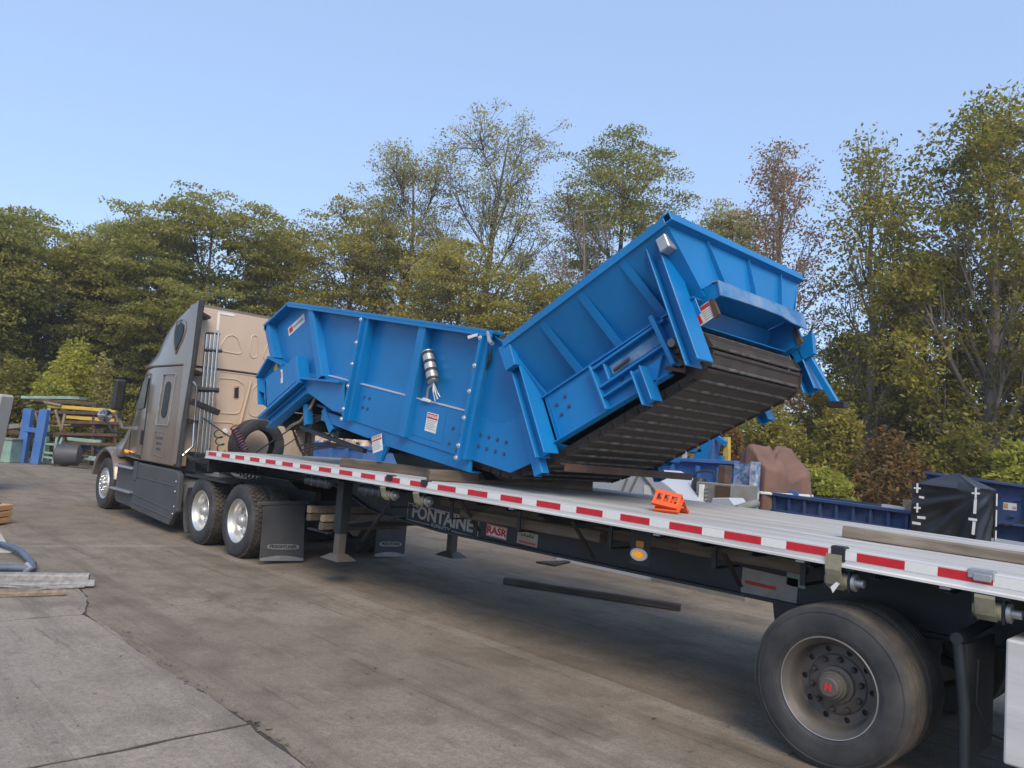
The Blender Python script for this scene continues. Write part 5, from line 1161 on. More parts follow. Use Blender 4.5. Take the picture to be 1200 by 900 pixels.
# navy conveyor frame and guarded head at right
nv_ = thing('conveyor_frame', (8.0, 7.0, 0), 'long navy blue conveyor frame on the ground behind the rear of the trailer', 'conveyor')
Y = 7.0
a, b = A(893, 577, Y), A(1110, 606, Y)
MB().prism([a, b, (b[0], b[1]-.75), (a[0], a[1]-.70)], Y, Y+.03).build('side_panel', M['navy'], nv_)
MB().prism([a, b, (b[0], b[1]-.75), (a[0], a[1]-.70)], Y+1.2, Y+1.23).build('side_panel', M['navy'], nv_)
MB().bar((a[0], Y-.03, a[1]), (b[0], Y-.03, b[1]), .14, .05).build('top_flange', M['navy'], nv_, bevel=.005)
MB().bar((a[0], Y-.03, a[1]-.26), (b[0], Y-.03, b[1]-.26), .10, .04).build('mid_flange', M['navy'], nv_, bevel=.005)
MB().bar((a[0], Y+.6, a[1]-.7), (b[0], Y+.6, b[1]-.75), 1.2, .05).build('belt_pan', M['navy'], nv_)
for i in range(12):
    t = i/11; x = a[0]+(b[0]-a[0])*t; z = a[1]+(b[1]-a[1])*t; MB().span((x-.02, Y-.07, z-.68), (x+.02, Y-.01, z-.02)).build('stiffener', M['navy'], nv_)
for t in (.05, .5, .95):
    x = a[0]+(b[0]-a[0])*t; z = a[1]+(b[1]-a[1])*t-.7
    for y in (Y-.02, Y+1.15): MB().span((x-.05, y, 0), (x+.05, y+.1, z+.05)).build('leg', M['navy'], nv_)
MB().prism([A(897, 577, Y+.3), A(906, 571, Y+.3), A(935, 576, Y+.3), A(935, 584, Y+.3)], Y+.3, Y+.34).build('wing_plate', M['midblue'], nv_)
MB().bar((*A(1035, 595, Y)[:1], Y-.02, A(1035, 593, Y)[1]), (A(1062, 597, Y)[0], Y-.02, A(1062, 597, Y)[1]), .1, .06).build('light_rail', M['palegrey'], nv_)
x = A(1064, 590, Y)[0]; MB().span((x-.05, Y-.05, A(1064, 599, Y)[1]), (x+.08, Y+.2, A(1064, 586, Y)[1])).build('wood_block', M['wood_tan'], nv_)
hd = thing('machine_housing', (9.6, 7.0, 0), 'navy blue machine housing behind the black wrapped box', 'machine')
Y = 6.6
t0, t1 = A(1086, 555, Y), A(1260, 579, Y)
MB().prism([t0, t1, (t1[0], .35), (t0[0], .35)], Y, Y+.04).build('side_panel', M['navy'], hd)
MB().prism([t0, t1, (t1[0], .35), (t0[0], .35)], Y+1.3, Y+1.34).build('side_panel', M['navy'], hd)
MB().bar((t0[0], Y-.04, t0[1]+.01), (t1[0], Y-.04, t1[1]+.01), .16, .035).build('top_flange', M['navy'], hd, bevel=.004)
MB().bar((t0[0], Y+.65, t0[1]), (t1[0], Y+.65, t1[1]), 1.34, .02).build('top_cover', M['navy'], hd)
l0, l1 = A(1160, 611, Y), A(1260, 622, Y)
MB().bar((l0[0], Y-.06, l0[1]), (l1[0], Y-.06, l1[1]), .14, .035).build('ledge', M['navy'], hd)
for px in (1205, 1250): x = A(px, 600, Y)[0]; MB().span((x-.02, Y-.06, .4), (x+.02, Y, A(px, 580, Y)[1])).build('rib', M['navy'], hd)
for px, py in ((1170, 581), (1194, 586), (1186, 605)): x, z = A(px, py, Y); MB().span((x-.03, Y-.03, z-.012), (x+.03, Y, z+.012)).build('latch', M['navy'], hd)
for t in (.02, .95):
    x = t0[0]+(t1[0]-t0[0])*t
    for y in (Y, Y+1.2): MB().span((x, y, 0), (x+.1, y+.1, .36)).build('leg', M['navy'], hd)
x, z = A(1183.5, 593.5, Y); st = MB().span((x-.075, Y-.004, z-.045), (x+.075, Y-.001, z+.045)).build('sticker', M['white'], hd)
MB().span((x-.07, Y-.006, z-.03), (x-.02, Y-.004, z+.035)).build('sticker_print', M['orangewood'], st); MB().span((x+.03, Y-.006, z-.03), (x+.07, Y-.004, z+.0)).build('sticker_print', M['orangewood'], st)
x, z = A(1142, 563, Y); MB().lathe([(.0, .03), (.03, .02), (.03, 0)], (x, Y-.05, z), 8, 'Z').build('bolt', M['bolt'], hd)
MB().tube([(*A(1164, 610, Y-.1)[:1], Y-.1, A(1164, 610, Y-.1)[1]), (A(1180, 614, Y-.1)[0], Y-.12, A(1180, 616, Y-.1)[1]), (A(1200, 612, Y-.1)[0], Y-.1, A(1200, 612, Y-.1)[1])], .02, 6).build('hose', M['cable'], hd, smooth=40)
# black wrapped box with white tape
bb = thing('wrapped_crate', (8.9, 5.6, 0), 'crate wrapped in black plastic sheet with crosses of white tape', 'crate')
Y = 5.4; L0, R0_ = A(1069, 566, Y), A(1145, 574, Y)
xl, xr = L0[0], R0_[0]; zt = L0[1]; dpt = .75; zb_ = 1.02
r = np.random.default_rng(11); n = 44; vs = []; fs = []
# four wrinkled sides + domed top as one wrapped sheet
prm = [(xl, Y), (xr, Y), (xr+.02, Y+dpt), (xl+.02, Y+dpt)]
loop = []
for i in range(4):
    A_, B_ = Vector((*prm[i], 0)), Vector((*prm[(i+1) % 4], 0)); nn = Vector(((B_-A_).y, -(B_-A_).x, 0)).normalized()
    for j in range(n):
        t = j/n; loop.append((A_.lerp(B_, t), nn, t, i))
rows = 30
for k in range(rows+1):
    s = k/rows
    for (p, nn, t, i) in loop:
        edge = math.sin(math.pi*t)**.6
        ra = math.hypot(t-1.02, (s-.95)*.8); an = math.atan2(s-.95, t-1.02)
        wv = (.022*math.sin(13*an+i)*min(1, ra*1.6)+.012*math.sin(27*an+2+i)*min(1, ra*1.3)+.010*math.sin(7*s+3*t+i))*edge
        q = p+nn*(wv-.02*edge); z = zb_+(zt-zb_)*s-.03*t*(i == 0)*s
        vs.append((q.x, q.y, z))
m4 = len(loop)
for k in range(rows):
    for i in range(m4): fs.append((k*m4+i, k*m4+(i+1) % m4, (k+1)*m4+(i+1) % m4, (k+1)*m4+i))
pk = Vector(((xl+xr)/2+.05, Y+dpt*.45, zt+.17)); vs.append(tuple(pk)); c0 = len(vs)-1
ring = rows*m4
for i in range(m4): fs.append((ring+i, ring+(i+1) % m4, c0))
MB().add(vs, fs).build('wrapping', M['tarp_black'], bb, smooth=70)
MB().span((xl+.06, Y+.06, .0), (xr-.06, Y+dpt-.06, zb_+.05)).build('pallet_stand', M['navy'], bb)
def tape_piece(pts, y): return MB().prism([A(*q, y) for q in pts], y-.003, y).build('tape', M['white'], bb)
def cross(px, py, s=1., yv=Y-.05):
    tape_piece([(px-4*s, py-1.2), (px+4*s, py-.6), (px+4*s, py+1.4), (px-4*s, py+.8)], yv); tape_piece([(px-1, py-5.5*s), (px+1.3, py-5.5*s), (px+1, py+5.5*s), (px-1.3, py+5.5*s)], yv-.004)
cross(1075, 572); cross(1075, 595); cross(1143.5, 578, 1.2)
for q in ([(1077, 581), (1083, 582), (1083, 584.5), (1077, 583.5)], [(1075, 604.5), (1084.5, 605.5), (1084.5, 608.5), (1075, 607.5)], [(1069, 611), (1079, 612.5), (1079, 615.5), (1069, 614)], [(1141.5, 585), (1145, 585), (1144, 602), (1140.5, 602)], [(1135, 606.5), (1145, 608), (1145, 611), (1135, 609.5)], [(1140, 611), (1143.5, 611.5), (1142, 627), (1138.5, 626)]): tape_piece(q, Y-.05)
for z0, z1 in ((zt-.05, zt-.2), (zt-.25, zt-.45), (zt-.5, zt-.62)):
    MB().span((xr+.04, Y+dpt*.88, z1), (xr+.045, Y+dpt*.94, z0)).build('tape', M['white'], bb)
lr = at(1140, 628, 6.1); l2 = at(1178, 633, 6.1)
pr_ = thing('pipe_rail', (lr.x, 6.1, 0), 'pale blue rail on posts below the black wrapped crate', 'rail')
MB().bar((lr.x-.3, 6.1, lr.z), (l2.x+1, 6.1, l2.z-.06), .06, .05).build('rail_bar', M['palegrey'], pr_)
for x in (lr.x-.2, l2.x+.8): MB().span((x-.03, 6.07, 0), (x+.03, 6.13, lr.z-.03)).build('post', M['navy'], pr_)

# ================================================================ LEFT: RACK OF SCRAP STEEL
G = atz(85, 547); G.z = 0; KM = (G-CAM).dot(fw)/F_PX
def L_(px, py, d=0.): # a point px,py on the upright plane through G facing the camera, pushed back by d
    p = ray(px, py); t = ((G-CAM).dot(scr_d)+d)/p.dot(scr_d); return CAM+p*t
def beam_px(mb, a, b, wd, ht, d=0.): return mb.bar(L_(*a, d), L_(*b, d), wd, ht)
bf = thing('steel_portal', L_(50, 540), 'bright blue H shaped steel frame standing at the end of the scrap rack', 'frame')
bf.location.z = 0
for nm, a, b, wd, d in (('post', (34.5, 479), (25.5, 538), .28, .0), ('post', (53, 480), (42, 541), .28, -.2)):
    p, q = L_(*a, d), L_(*b, d); q.z = 0; MB().bar(p, q, .22, wd, scr_r).build(nm, M['midblue'], bf, bevel=.01)
MB().bar(L_(31, 503, -.05), L_(47, 505, -.15), .16, .16).build('cross_bar', M['midblue'], bf, bevel=.01)
ra = thing('storage_rack', L_(90, 545, .8), 'rusty steel storage rack loaded with long scrap pieces beside the truck cab', 'rack'); ra.location.z = 0
for px, pt, pb in ((28, 480, 541), (57, 478, 541), (75, 480, 543), (110, 482, 541), (136, 484, 541)):
    for d in (.5, 2.1):
        p, q = L_(px, pt, d), L_(px-2, pb, d); q.z = 0; MB().bar(p, q, .09, .09, (1, 0, 0)).build('post', M['rust'] if px != 57 else M['mint'], ra)
for py in (482, 493, 507, 518):
    for px0, px1 in ((26, 138),):
        for d in (.45, 2.15): MB().bar(L_(px0, py, d), L_(px1, py+3, d), .08, .10).build('shelf_beam', M['rust'], ra)
for a, b in (((41, 482), (46, 500)), ((65, 480), (72, 505)), ((36, 512), (42, 530)), ((30, 485), (24, 500)), ((24, 510), (20, 532)), ((76, 485), (72, 505))):
    MB().bar(L_(*a, .42), L_(*b, .42), .05, .07, scr_r).build('brace', M['wood_tan'], ra)
r = np.random.default_rng(21)
cols = [('mint', 'mint green'), ('rust', 'rusty brown'), ('yellowp', 'yellow'), ('rust', 'brown'), ('wood_pale', 'grey'), ('wood_tan', 'tan')]
pieces = [((30, 466), (97, 467), .9, .10, 'mint', 'mint green steel sheet lying topmost on the scrap rack'), ((46, 469), (117, 474.5), .8, .12, 'rust', 'rust red steel sheet under the mint one on the rack'), ((29, 473), (60, 470), 1.3, .10, 'rust', 'short brown channel on the top end of the rack'),
 ((57, 475.5), (136, 482), .6, .12, 'yellowp', 'upper yellow steel beam along the front of the rack'), ((52, 471), (72, 475), .5, .07, 'wood_tan', 'tan timber offcut on the top of the rack'), ((78, 488.5), (140, 493.5), .55, .12, 'yellowp', 'lower yellow steel beam along the front of the rack'),
 ((75, 496), (137, 499), .8, .22, 'rust', 'wide rusty channel below the yellow beams'), ((62, 499), (84, 497.5), .5, .06, 'wood_tan', 'pale timber offcut sticking out of the rack'), ((80, 514.5), (119, 518), .5, .12, 'mint', 'mint green beam on the lower shelf of the rack'), ((72, 511), (138, 513), .6, .10, 'rust', 'brown steel bar above the lower mint beam'),
 ((78, 521), (118, 527), .7, .14, 'navy', 'dark steel beam on the bottom of the rack'), ((100, 536.5), (116, 538), .3, .16, 'mint', 'short mint green block on the ground beside the rack'), ((11, 506), (27, 508), .6, .14, 'rust', 'rusty beam sticking out of the end of the rack'), ((12, 500), (24, 499), 1.0, .16, 'grey', 'grey beam stacked at the end of the rack'), ((84, 529), (116, 532), .8, .12, 'rust', 'rusty bar lowest on the rack'), ((60, 484), (138, 489), 1.1, .10, 'rust', 'rusty bar between the two yellow beams')]
for a, b, d, ht, mk, lab in pieces:
    A_, B_ = L_(*a, d), L_(*b, d); zc = (A_.z+B_.z)/2-ht/2
    o = timber('scrap_beam' if mk not in ('wood_tan',) else 'timber', A_-Vector((0, 0, ht/2)), B_-Vector((0, 0, ht/2)), .5 if 'sheet' in lab else .14, ht, M[mk], lab, 'steel piece' if mk not in ('wood_tan',) else 'timber', 'pieces on the scrap rack')
lad = thing('ladder_frame', L_(58, 541, -.1), 'small mint green ladder frame leaning before the scrap rack', 'frame'); lad.location.z = 0
for a, b in (((54, 512), (49, 541)), ((67, 512), (62, 543)), ((73, 513), (66, 532))):
    p, q = L_(*a, -.1), L_(*b, -.1); q.z = max(0, q.z); MB().bar(p, q, .06, .07, scr_r).build('rail', M['mint'], lad)
for a, b in (((52, 520), (66, 521)), ((51, 530), (64, 531.5)), ((50, 535), (63, 537)), ((66, 523), (72, 523))): MB().bar(L_(*a, -.1), L_(*b, -.1), .06, .07).build('rung', M['mint'], lad)
tk_ = thing('steel_tank', L_(80, 540, -.2), 'dark grey round steel tank lying before the scrap rack', 'tank'); c0, c1 = L_(66, 533, -.3), L_(92, 535, -.1)
rr_ = .38; c0.z = c1.z = rr_+.02; d = (c1-c0).normalized()
MB().tube([c0-d*.06, c0, c0.lerp(c1, .5), c1, c1+d*.10], [.2, rr_-.03, rr_, rr_-.02, .18], 20).build('shell', M['fairing'], tk_, smooth=50)
MB().tube([c1+d*.08, c1+d*.30], .05, 8).build('nozzle', M['rust'], tk_)
cr = MB()
for t in (.2, .8): p = c0.lerp(c1, t); cr.box((p.x, p.y, .06), (.3, .3, .12))
cr.build('cradle', M['rust'], tk_)
gb = thing('storage_bin', L_(10, 537, -.3), 'grey green steel bin beside the concrete block', 'bin'); gb.location.z = 0
p = L_(10, 515, -.3); MB().box((p.x, p.y, p.z/2), (.7, .7, p.z), Matrix.Rotation(R_(45), 3, 'Z')).build('shell', M['mint'], gb, bevel=.02); MB().box((p.x, p.y, p.z+.02), (.76, .76, .06), Matrix.Rotation(R_(45), 3, 'Z')).build('rim', M['grey'], gb, bevel=.01)
p = L_(120, 543, -.5); tl_ = timber('scrap_beam', L_(76, 545, -.4)-Vector((0, 0, 0)), L_(116, 544, -.6), .12, .09, M['rust'], 'rusty bar lying on the concrete in front of the scrap rack', 'steel piece'); 
tl_.location.z = 0
# concrete block at the left edge
q = atz(-27, 577); blk = MB(); ex = scr_r*1.6
b0 = q+scr_r*.05
P8 = [b0-ex, b0, b0+scr_d*.5, b0-ex+scr_d*.5]
hgt = 2.12; lean = scr_r*.30
blk.hexa([tuple(p) for p in P8]+[tuple(p+Vector((0, 0, hgt))+lean*.6) for p in P8])
blk.solo('concrete_block', M['concrete_block'], 'tall pale concrete block at the edge of the yard', 'block', bevel=.05, base=tuple(b0-ex*.5))
# wooden crate edge, sheet, hose, planks
q = atz(2, 617); ct = thing('wooden_crate', q, 'orange brown wooden crate near the pale sheet', 'crate')
for k in range(3): MB().box((q.x-.30, q.y-.25, .07+.10*k), (.62, .62, .085), Matrix.Rotation(R_(45), 3, 'Z')).build('board', M['orangewood'], ct, bevel=.008)
for dx, dy_ in ((-.05, -.25), (-.30, 0), (-.55, -.25), (-.3, -.5)): MB().box((q.x+dx*.9-.03, q.y+dy_*.9-.03, .17), (.07, .07, .34), Matrix.Rotation(R_(45), 3, 'Z')).build('corner_post', M['wood_tan'], ct)
q1, q2 = atz(14, 650), atz(-60, 640)
sh = MB(); e = [atz(14, 649), atz(-1, 631), atz(-50, 632), atz(-50, 649)]
sh.hexa([tuple(p+Vector((0, 0, .002))) for p in e]+[tuple(p+Vector((0, 0, h_))) for p, h_ in zip(e, (.03, .10, .10, .05))])
sh.solo('board', M['concrete_block'], 'pale sheet of board lying under the hose loop', 'board', bevel=.006)
hp_ = [(-50, 655), (-20, 648), (0, 646), (12, 649), (24, 655), (33, 661), (38.5, 667), (37, 671), (28, 671.5), (14, 671), (0, 671), (-30, 671), (-60, 672)]
pp = [atz(*p) for p in hp_]; pp = [p+Vector((0, 0, .09 if i < 5 else .055)) for i, p in enumerate(pp)]
sm_ = []
for i in range(len(pp)-1):
    for t in (0, .5): sm_.append(pp[i].lerp(pp[i+1], t))
hs = thing('hose', (pp[6].x, pp[6].y, 0), 'loop of thick blue grey hose lying on the concrete', 'hose')
MB().tube(sm_, .037, 12).build('hose_wall', M['hosegrey'], hs, smooth=50)
p = atz(29, 671); MB().tube([p+Vector((0, 0, .10)), p+Vector((.05, .04, .05)), p+Vector((.1, -.02, .03))], .03, 8).build('coupling', M['steel'], hs, smooth=40)
pl_ = [((-60, 681), (104, 682), .16, .075, 'wood_pale', 'widest grey board of the pile beside the hose', .0), ((-60, 690), (110, 688), .14, .05, 'wood_pale', 'thin grey board in the middle of the board pile', .0), ((46, 693), (98, 690), .06, .04, 'wood_pale', 'short pale broken lath beside the board pile', .0), ((-60, 702), (76, 699), .09, .05, 'wood_tan', 'tan board nearest the slab edge in the board pile', .0)]
for a, b, wd, ht, mk, lab, z in pl_:
    A_, B_ = atz(*a), atz(*b); A_.z = B_.z = .011; timber('board', A_, B_, wd, ht, M[mk], lab, 'board', 'boards on the concrete')
# ground litter
r = np.random.default_rng(5); lt = MB()
spots = [(108, 683), (130, 667), (138, 675), (145, 671), (235, 749), (183, 690), (440, 783), (430, 790), (655, 661), (640, 664), (670, 660), (870, 716), (300, 848), (285, 843), (315, 856), (195, 696), (100, 714), (85, 700), (210, 797), (150, 742), (470, 640), (20, 820), (218, 632), (160, 608), (110, 640)]
for _ in range(70): spots.append((r.uniform(10, 950), 560+r.uniform(0, 1)**.7*330))
for k in range(60): 
    t = r.uniform(); spots.append((79+t*290+r.normal(0, 3), 700+t*198+r.normal(0, 3)))
for k, (px, py) in enumerate(spots):
    p = atz(px, py); s = r.uniform(.003, .009)*(1.8 if k < 25 else 1)
    lt.box((p.x, p.y, .012+s*.3), (s*r.uniform(1, 4), s*r.uniform(.7, 1.6), s*.5), Matrix.Rotation(r.uniform(0, 3.1), 3, 'Z'))
o = lt.build('debris', mat('litter', (.16, .13, .10), .9, var=.8, scale=2)); tag(o, 'small chips and twigs scattered over the concrete', 'debris', kind='stuff')
p0, p1, p2 = atz(628, 660), atz(650, 664), atz(676, 658)
MB().hexa([tuple(p0), tuple(p1), tuple(p2), tuple(atz(655, 659))]+[tuple(v+Vector((0, 0, .03))) for v in (p0, p1, p2, atz(655, 659))]).solo('rubber_strip', M['black'], 'torn black strip lying behind the trailer on the concrete', 'strip')
# ================================================================ VEGETATION
def leafmat(name, cols, trans=.5):
    mt, n, p = newmat(name); L = n.links.new; N = n.nodes.new
    at_ = N('ShaderNodeAttribute'); at_.attribute_name = 'tint'
    cr = N('ShaderNodeValToRGB'); el = cr.color_ramp.elements
    el[0].position = 0; el[0].color = (*cols[0], 1); el[1].position = 1; el[1].color = (*cols[-1], 1)
    for i, c in enumerate(cols[1:-1]): k = el.new((i+1)/(len(cols)-1)); k.color = (*c, 1)
    L(at_.outputs['Fac'], cr.inputs[0]); L(cr.outputs[0], p.inputs['Base Color']); p.inputs['Roughness'].default_value = .55; p.inputs['Specular IOR Level'].default_value = .35
    tr = N('ShaderNodeBsdfTranslucent'); mx = N('ShaderNodeMixShader'); mx.inputs[0].default_value = trans
    hs_ = N('ShaderNodeHueSaturation'); hs_.inputs['Value'].default_value = 1.5; hs_.inputs['Hue'].default_value = .485; L(cr.outputs[0], hs_.inputs['Color']); L(hs_.outputs[0], tr.inputs[0])
    L(p.outputs[0], mx.inputs[1]); L(tr.outputs[0], mx.inputs[2]); L(mx.outputs[0], n.nodes['Material Output'].inputs[0])
    return mt
LM = {
 'dark': leafmat('dark_green_leaves', [(0.141, 0.157, 0.038), (0.225, 0.232, 0.055), (0.312, 0.304, 0.069), (0.438, 0.391, 0.095)]),
 'olive': leafmat('olive_leaves', [(0.182, 0.182, 0.043), (0.287, 0.272, 0.059), (0.390, 0.346, 0.076), (0.461, 0.434, 0.104)]),
 'pale': leafmat('pale_olive_leaves', [(0.229, 0.227, 0.081), (0.311, 0.300, 0.100), (0.394, 0.362, 0.125), (0.461, 0.432, 0.159)]),
 'yellow': leafmat('yellow_green_leaves', [(0.122, 0.131, 0.028), (0.218, 0.213, 0.040), (0.329, 0.288, 0.049), (0.461, 0.439, 0.066)]),
 'russet': leafmat('russet_leaves', [(0.208, 0.162, 0.062), (0.283, 0.193, 0.080), (0.334, 0.171, 0.075), (0.400, 0.270, 0.116)]),
 'rust': leafmat('rusty_red_leaves', [(0.124, 0.113, 0.037), (0.212, 0.141, 0.049), (0.309, 0.160, 0.057), (0.260, 0.217, 0.065)]),
 'lemon': leafmat('lemon_green_leaves', [(0.198, 0.234, 0.044), (0.307, 0.334, 0.058), (0.432, 0.429, 0.071), (0.461, 0.450, 0.091)]),
}
M['bark'] = mat('grey_brown_bark', (.085, .070, .055), .9, var=.35, scale=5, stretch=(3, 3, .6), bump=.5, bscale=12)
M['bark_pale'] = mat('pale_bark', (.19, .165, .14), .9, var=.3, scale=4, stretch=(2, 2, .6), bump=.3, bscale=10)

def leaf_mesh(name, C, S, tint, mt, r, asp=.5, upb=.4):
    n = len(C)
    nr = r.normal(0, 1, (n, 3)); nr[:, 2] = np.abs(nr[:, 2])+upb; nr /= np.linalg.norm(nr, axis=1)[:, None]
    t = r.normal(0, 1, (n, 3)); t -= nr*(t*nr).sum(1)[:, None]; t /= np.linalg.norm(t, axis=1)[:, None]
    b = np.cross(nr, t)
    l = (S*.5)[:, None]; w_ = l*asp
    V = np.empty((n, 4, 3)); V[:, 0] = C-t*l; V[:, 1] = C+b*w_-nr*w_*.25; V[:, 2] = C+t*l-nr*l*.2; V[:, 3] = C-b*w_-nr*w_*.25
    me = bpy.data.meshes.new(name); me.vertices.add(4*n); me.vertices.foreach_set('co', V.reshape(-1))
    me.loops.add(4*n); me.loops.foreach_set('vertex_index', np.arange(4*n, dtype=np.int32))
    me.polygons.add(n); me.polygons.foreach_set('loop_start', np.arange(0, 4*n, 4, dtype=np.int32))
    a = me.attributes.new('tint', 'FLOAT', 'FACE'); a.data.foreach_set('value', np.clip(tint, 0, 1).astype(np.float32))
    me.update(calc_edges=True); me.materials.append(mt); return me

def bez(a, b, c, n): return [a*(1-t)**2+b*2*t*(1-t)+c*t*t for t in np.linspace(0, 1, n)]
def build_tree(label, base, H, W, style, leaf, seed, group=None, name='tree', bark='bark', lean=(0, 0), nl=None, cb=None, leafsize=None):
    r = np.random.default_rng(seed)
    st = dict(dome=(26, 24, 84, .30, .185), airy=(24, 20, 70, .22, .18), sparse=(26, 22, 36, .20, .155), bare=(16, 22, 3, .22, .14), column=(30, 22, 62, .16, .18), thin=(26, 15, 30, .16, .17))[style]
    nlump, ntip, nleaf, cbf, ls = st
    cbf = cb if cb is not None else cbf; nleaf = int(nleaf*(nl or 1)); ls = leafsize or ls
    base = Vector(base); base.z = -.05
    wood = MB(); rx = W/2; z0 = H*cbf; cz = (H+z0)/2; rz_ = (H-z0)/2
    B = np.array([0., 0, 0]); tw = r.normal(0, .25, (5, 2))
    def trunk(t): k = t*4; i = min(3, int(k)); f_ = k-i; o = tw[i]*(1-f_)+tw[i+1]*f_; return np.array([o[0]*t+lean[0]*t, o[1]*t+lean[1]*t, H*.93*t])
    tr_ = H*.016+.05
    wood.tube([trunk(t) for t in np.linspace(0, 1, 12)], [max(.015, tr_*(1.25 if t == 0 else 1)*(1-.93*t)) for t in np.linspace(0, 1, 12)], 8)
    Cs = []; Ss = []; Ts = []
    for i in range(nlump):
        # lump centre: spread over the crown surface by golden angle, heights stratified
        u = (i+.5)/nlump; zz = -0.85+1.80*u+r.normal(0, .05); zz = min(.97, zz)
        prof = math.sqrt(max(.03, 1-min(1, abs(zz))**2.2))
        if style in ('column', 'thin'): prof = (.55+.45*math.sin(math.pi*min(1, max(0, (zz+1)/2*.9+.05))))*(1 if zz < .45 else max(.2, 1-(zz-.45)*1.3))
        if style == 'dome': prof = prof*(1.0 if zz > -.2 else .95)
        a = i*2.39996+r.normal(0, .35); rad = prof*rx*r.uniform(.45, .84)
        ctr = np.array([math.cos(a)*rad+lean[0]*(zz+1)/2, math.sin(a)*rad+lean[1]*(zz+1)/2, cz+zz*rz_*.95])
        th = np.clip((ctr[2]-rad*(.75 if style != 'column' else 1.3)-.2*rz_)/(H*.93), .12, .93); s0 = trunk(th)
        mid = s0*.45+ctr*.55+np.array([0, 0, (-.12 if style not in ('column', 'thin') else -.05)*np.linalg.norm(ctr-s0)])
        limb = bez(s0, mid, ctr, 8); r0 = max(.025, tr_*(1-th)*.55)
        wood.tube(limb, [max(.012, r0*(1-.85*k/7)) for k in range(8)], 5, False)
        ex = (rx*.40*(.8+.5*r.random()), rx*.40*(.8+.5*r.random()), rz_*.22)
        lt = r.uniform(0, 1)
        for j in range(ntip):
            d = r.normal(0, 1, 3); d /= np.linalg.norm(d); tip = ctr+d*np.array(ex)*r.uniform(.35, 1.15)
            tip[2] = min(tip[2], H)
            k = r.integers(3, 8); s1 = limb[k]; m2 = (s1+tip)/2+r.normal(0, .12, 3)+np.array([0, 0, .1])
            tw_ = bez(s1, m2, tip, 4); wood.tube(tw_, [.022, .016, .011, .006], 3, False)
            if style == 'bare' or style == 'sparse':
                for q in range(3 if style == 'bare' else 2):
                    e = tip+r.normal(0, .35, 3); s2 = tw_[r.integers(1, 3)]; wood.tube([s2, (s2+e)/2+r.normal(0, .06, 3), e], [.012, .009, .005], 3, False)
            m_ = max(1, int(nleaf*r.uniform(.5, 1.5)))
            # layered sprays of leaves
            sp_ = np.clip(r.normal(0, 1, (m_, 3)), -1.5, 1.5)*np.array([.46, .46, .085] if style in ('dome', 'airy') else [.32, .32, .18])
            sp_[:, 2] -= .16*(sp_[:, 0]**2+sp_[:, 1]**2)
            Cs.append(tip+sp_); Ss.append(r.uniform(.6, 1.35, m_)*ls); Ts.append(np.clip(.25+.35*lt+r.normal(0, .20, m_)+r.normal(0, .10), 0, 1))
    o = thing(name, base, label, 'tree', group)
    wood.build('trunk', M[bark], None, smooth=60); w_ = col.objects[-1]; w_.parent = o; w_.location = (0, 0, 0)
    C = np.concatenate(Cs); C[:, 2] = np.maximum(C[:, 2], .3)
    me = leaf_mesh('crown', C, np.concatenate(Ss), np.concatenate(Ts), LM[leaf], r)
    c = bpy.data.objects.new('crown', me); col.objects.link(c); c.parent = o
    return o
def T_(px, topy, dist, Wpx, style, leaf, label, seed, **k):
    top = far(px, topy, dist); W = Wpx*dist/F_PX*1.06
    return build_tree(label, (top.x, top.y, 0), top.z+.1, W, style, leaf, seed, 'trees behind the yard', **k)
T_(-12, 250, 41, 100, 'dome', 'dark', 'dark tree cut by the left edge of the picture', 1, nl=.9)
T_(70, 256, 44, 120, 'airy', 'dark', 'airy dark green tree second from the left edge', 2, nl=1.3, cb=.1)
T_(128, 262, 47, 80, 'sparse', 'olive', 'thin tree with gaps between two dark green trees', 3, cb=.25)
T_(172, 248, 43, 120, 'airy', 'dark', 'rounded green tree at the shoulder of the tallest dark dome', 41, nl=1.2, cb=.1)
T_(255, 232, 41, 190, 'dome', 'dark', 'broad dense dome shaped green tree rising behind the truck cab', 4, nl=1.25, cb=.05)
T_(345, 272, 44, 120, 'airy', 'olive', 'low olive tree between the dense dome and the tall sparse trees', 5, nl=1.2, cb=.05)
T_(415, 243, 42, 150, 'airy', 'olive', 'olive green tree behind the front end of the blue conveyor', 6, nl=1.25, cb=.05)
T_(490, 172, 43, 135, 'sparse', 'pale', 'tall sparse olive tree left of the tallest central one', 7, nl=1.35, cb=.2)
T_(590, 134, 42, 175, 'sparse', 'pale', 'tallest central tree with thin pale leaves and visible limbs', 8, nl=1.15, cb=.12)
T_(690, 228, 39, 165, 'bare', 'russet', 'leafless branching tree above the bend of the conveyor', 9, cb=.1, bark='bark_pale')
T_(540, 285, 38, 170, 'dome', 'olive', 'bushy olive tree behind the middle of the conveyor', 10, nl=.75, cb=.0)
T_(735, 160, 43, 150, 'airy', 'dark', 'green tree standing behind the peak of the hopper', 11, nl=1.05, cb=.40)
T_(640, 330, 37, 150, 'airy', 'olive', 'low green tree under the leafless branches', 12, nl=.9, cb=.0)
T_(860, 236, 44, 95, 'airy', 'pale', 'small pale tree peeping out right of the hopper peak', 13, nl=.8, cb=.2)
T_(918, 172, 33, 105, 'thin', 'russet', 'slender tree with sparse russet leaves beside the conveyor head', 14, nl=.95, bark='bark_pale', cb=.22, leafsize=.15)
T_(1030, 165, 32, 110, 'thin', 'yellow', 'slender yellow green tree with a thin top', 15, nl=1.15, bark='bark_pale', cb=.12)
T_(1165, 128, 31, 190, 'column', 'yellow', 'tallest leafy yellow green tree at the right edge', 16, nl=.95, bark='bark_pale', cb=.08)
T_(1095, 300, 34, 130, 'column', 'yellow', 'lower yellow green tree between the two slender ones', 17, nl=.8, cb=.05)
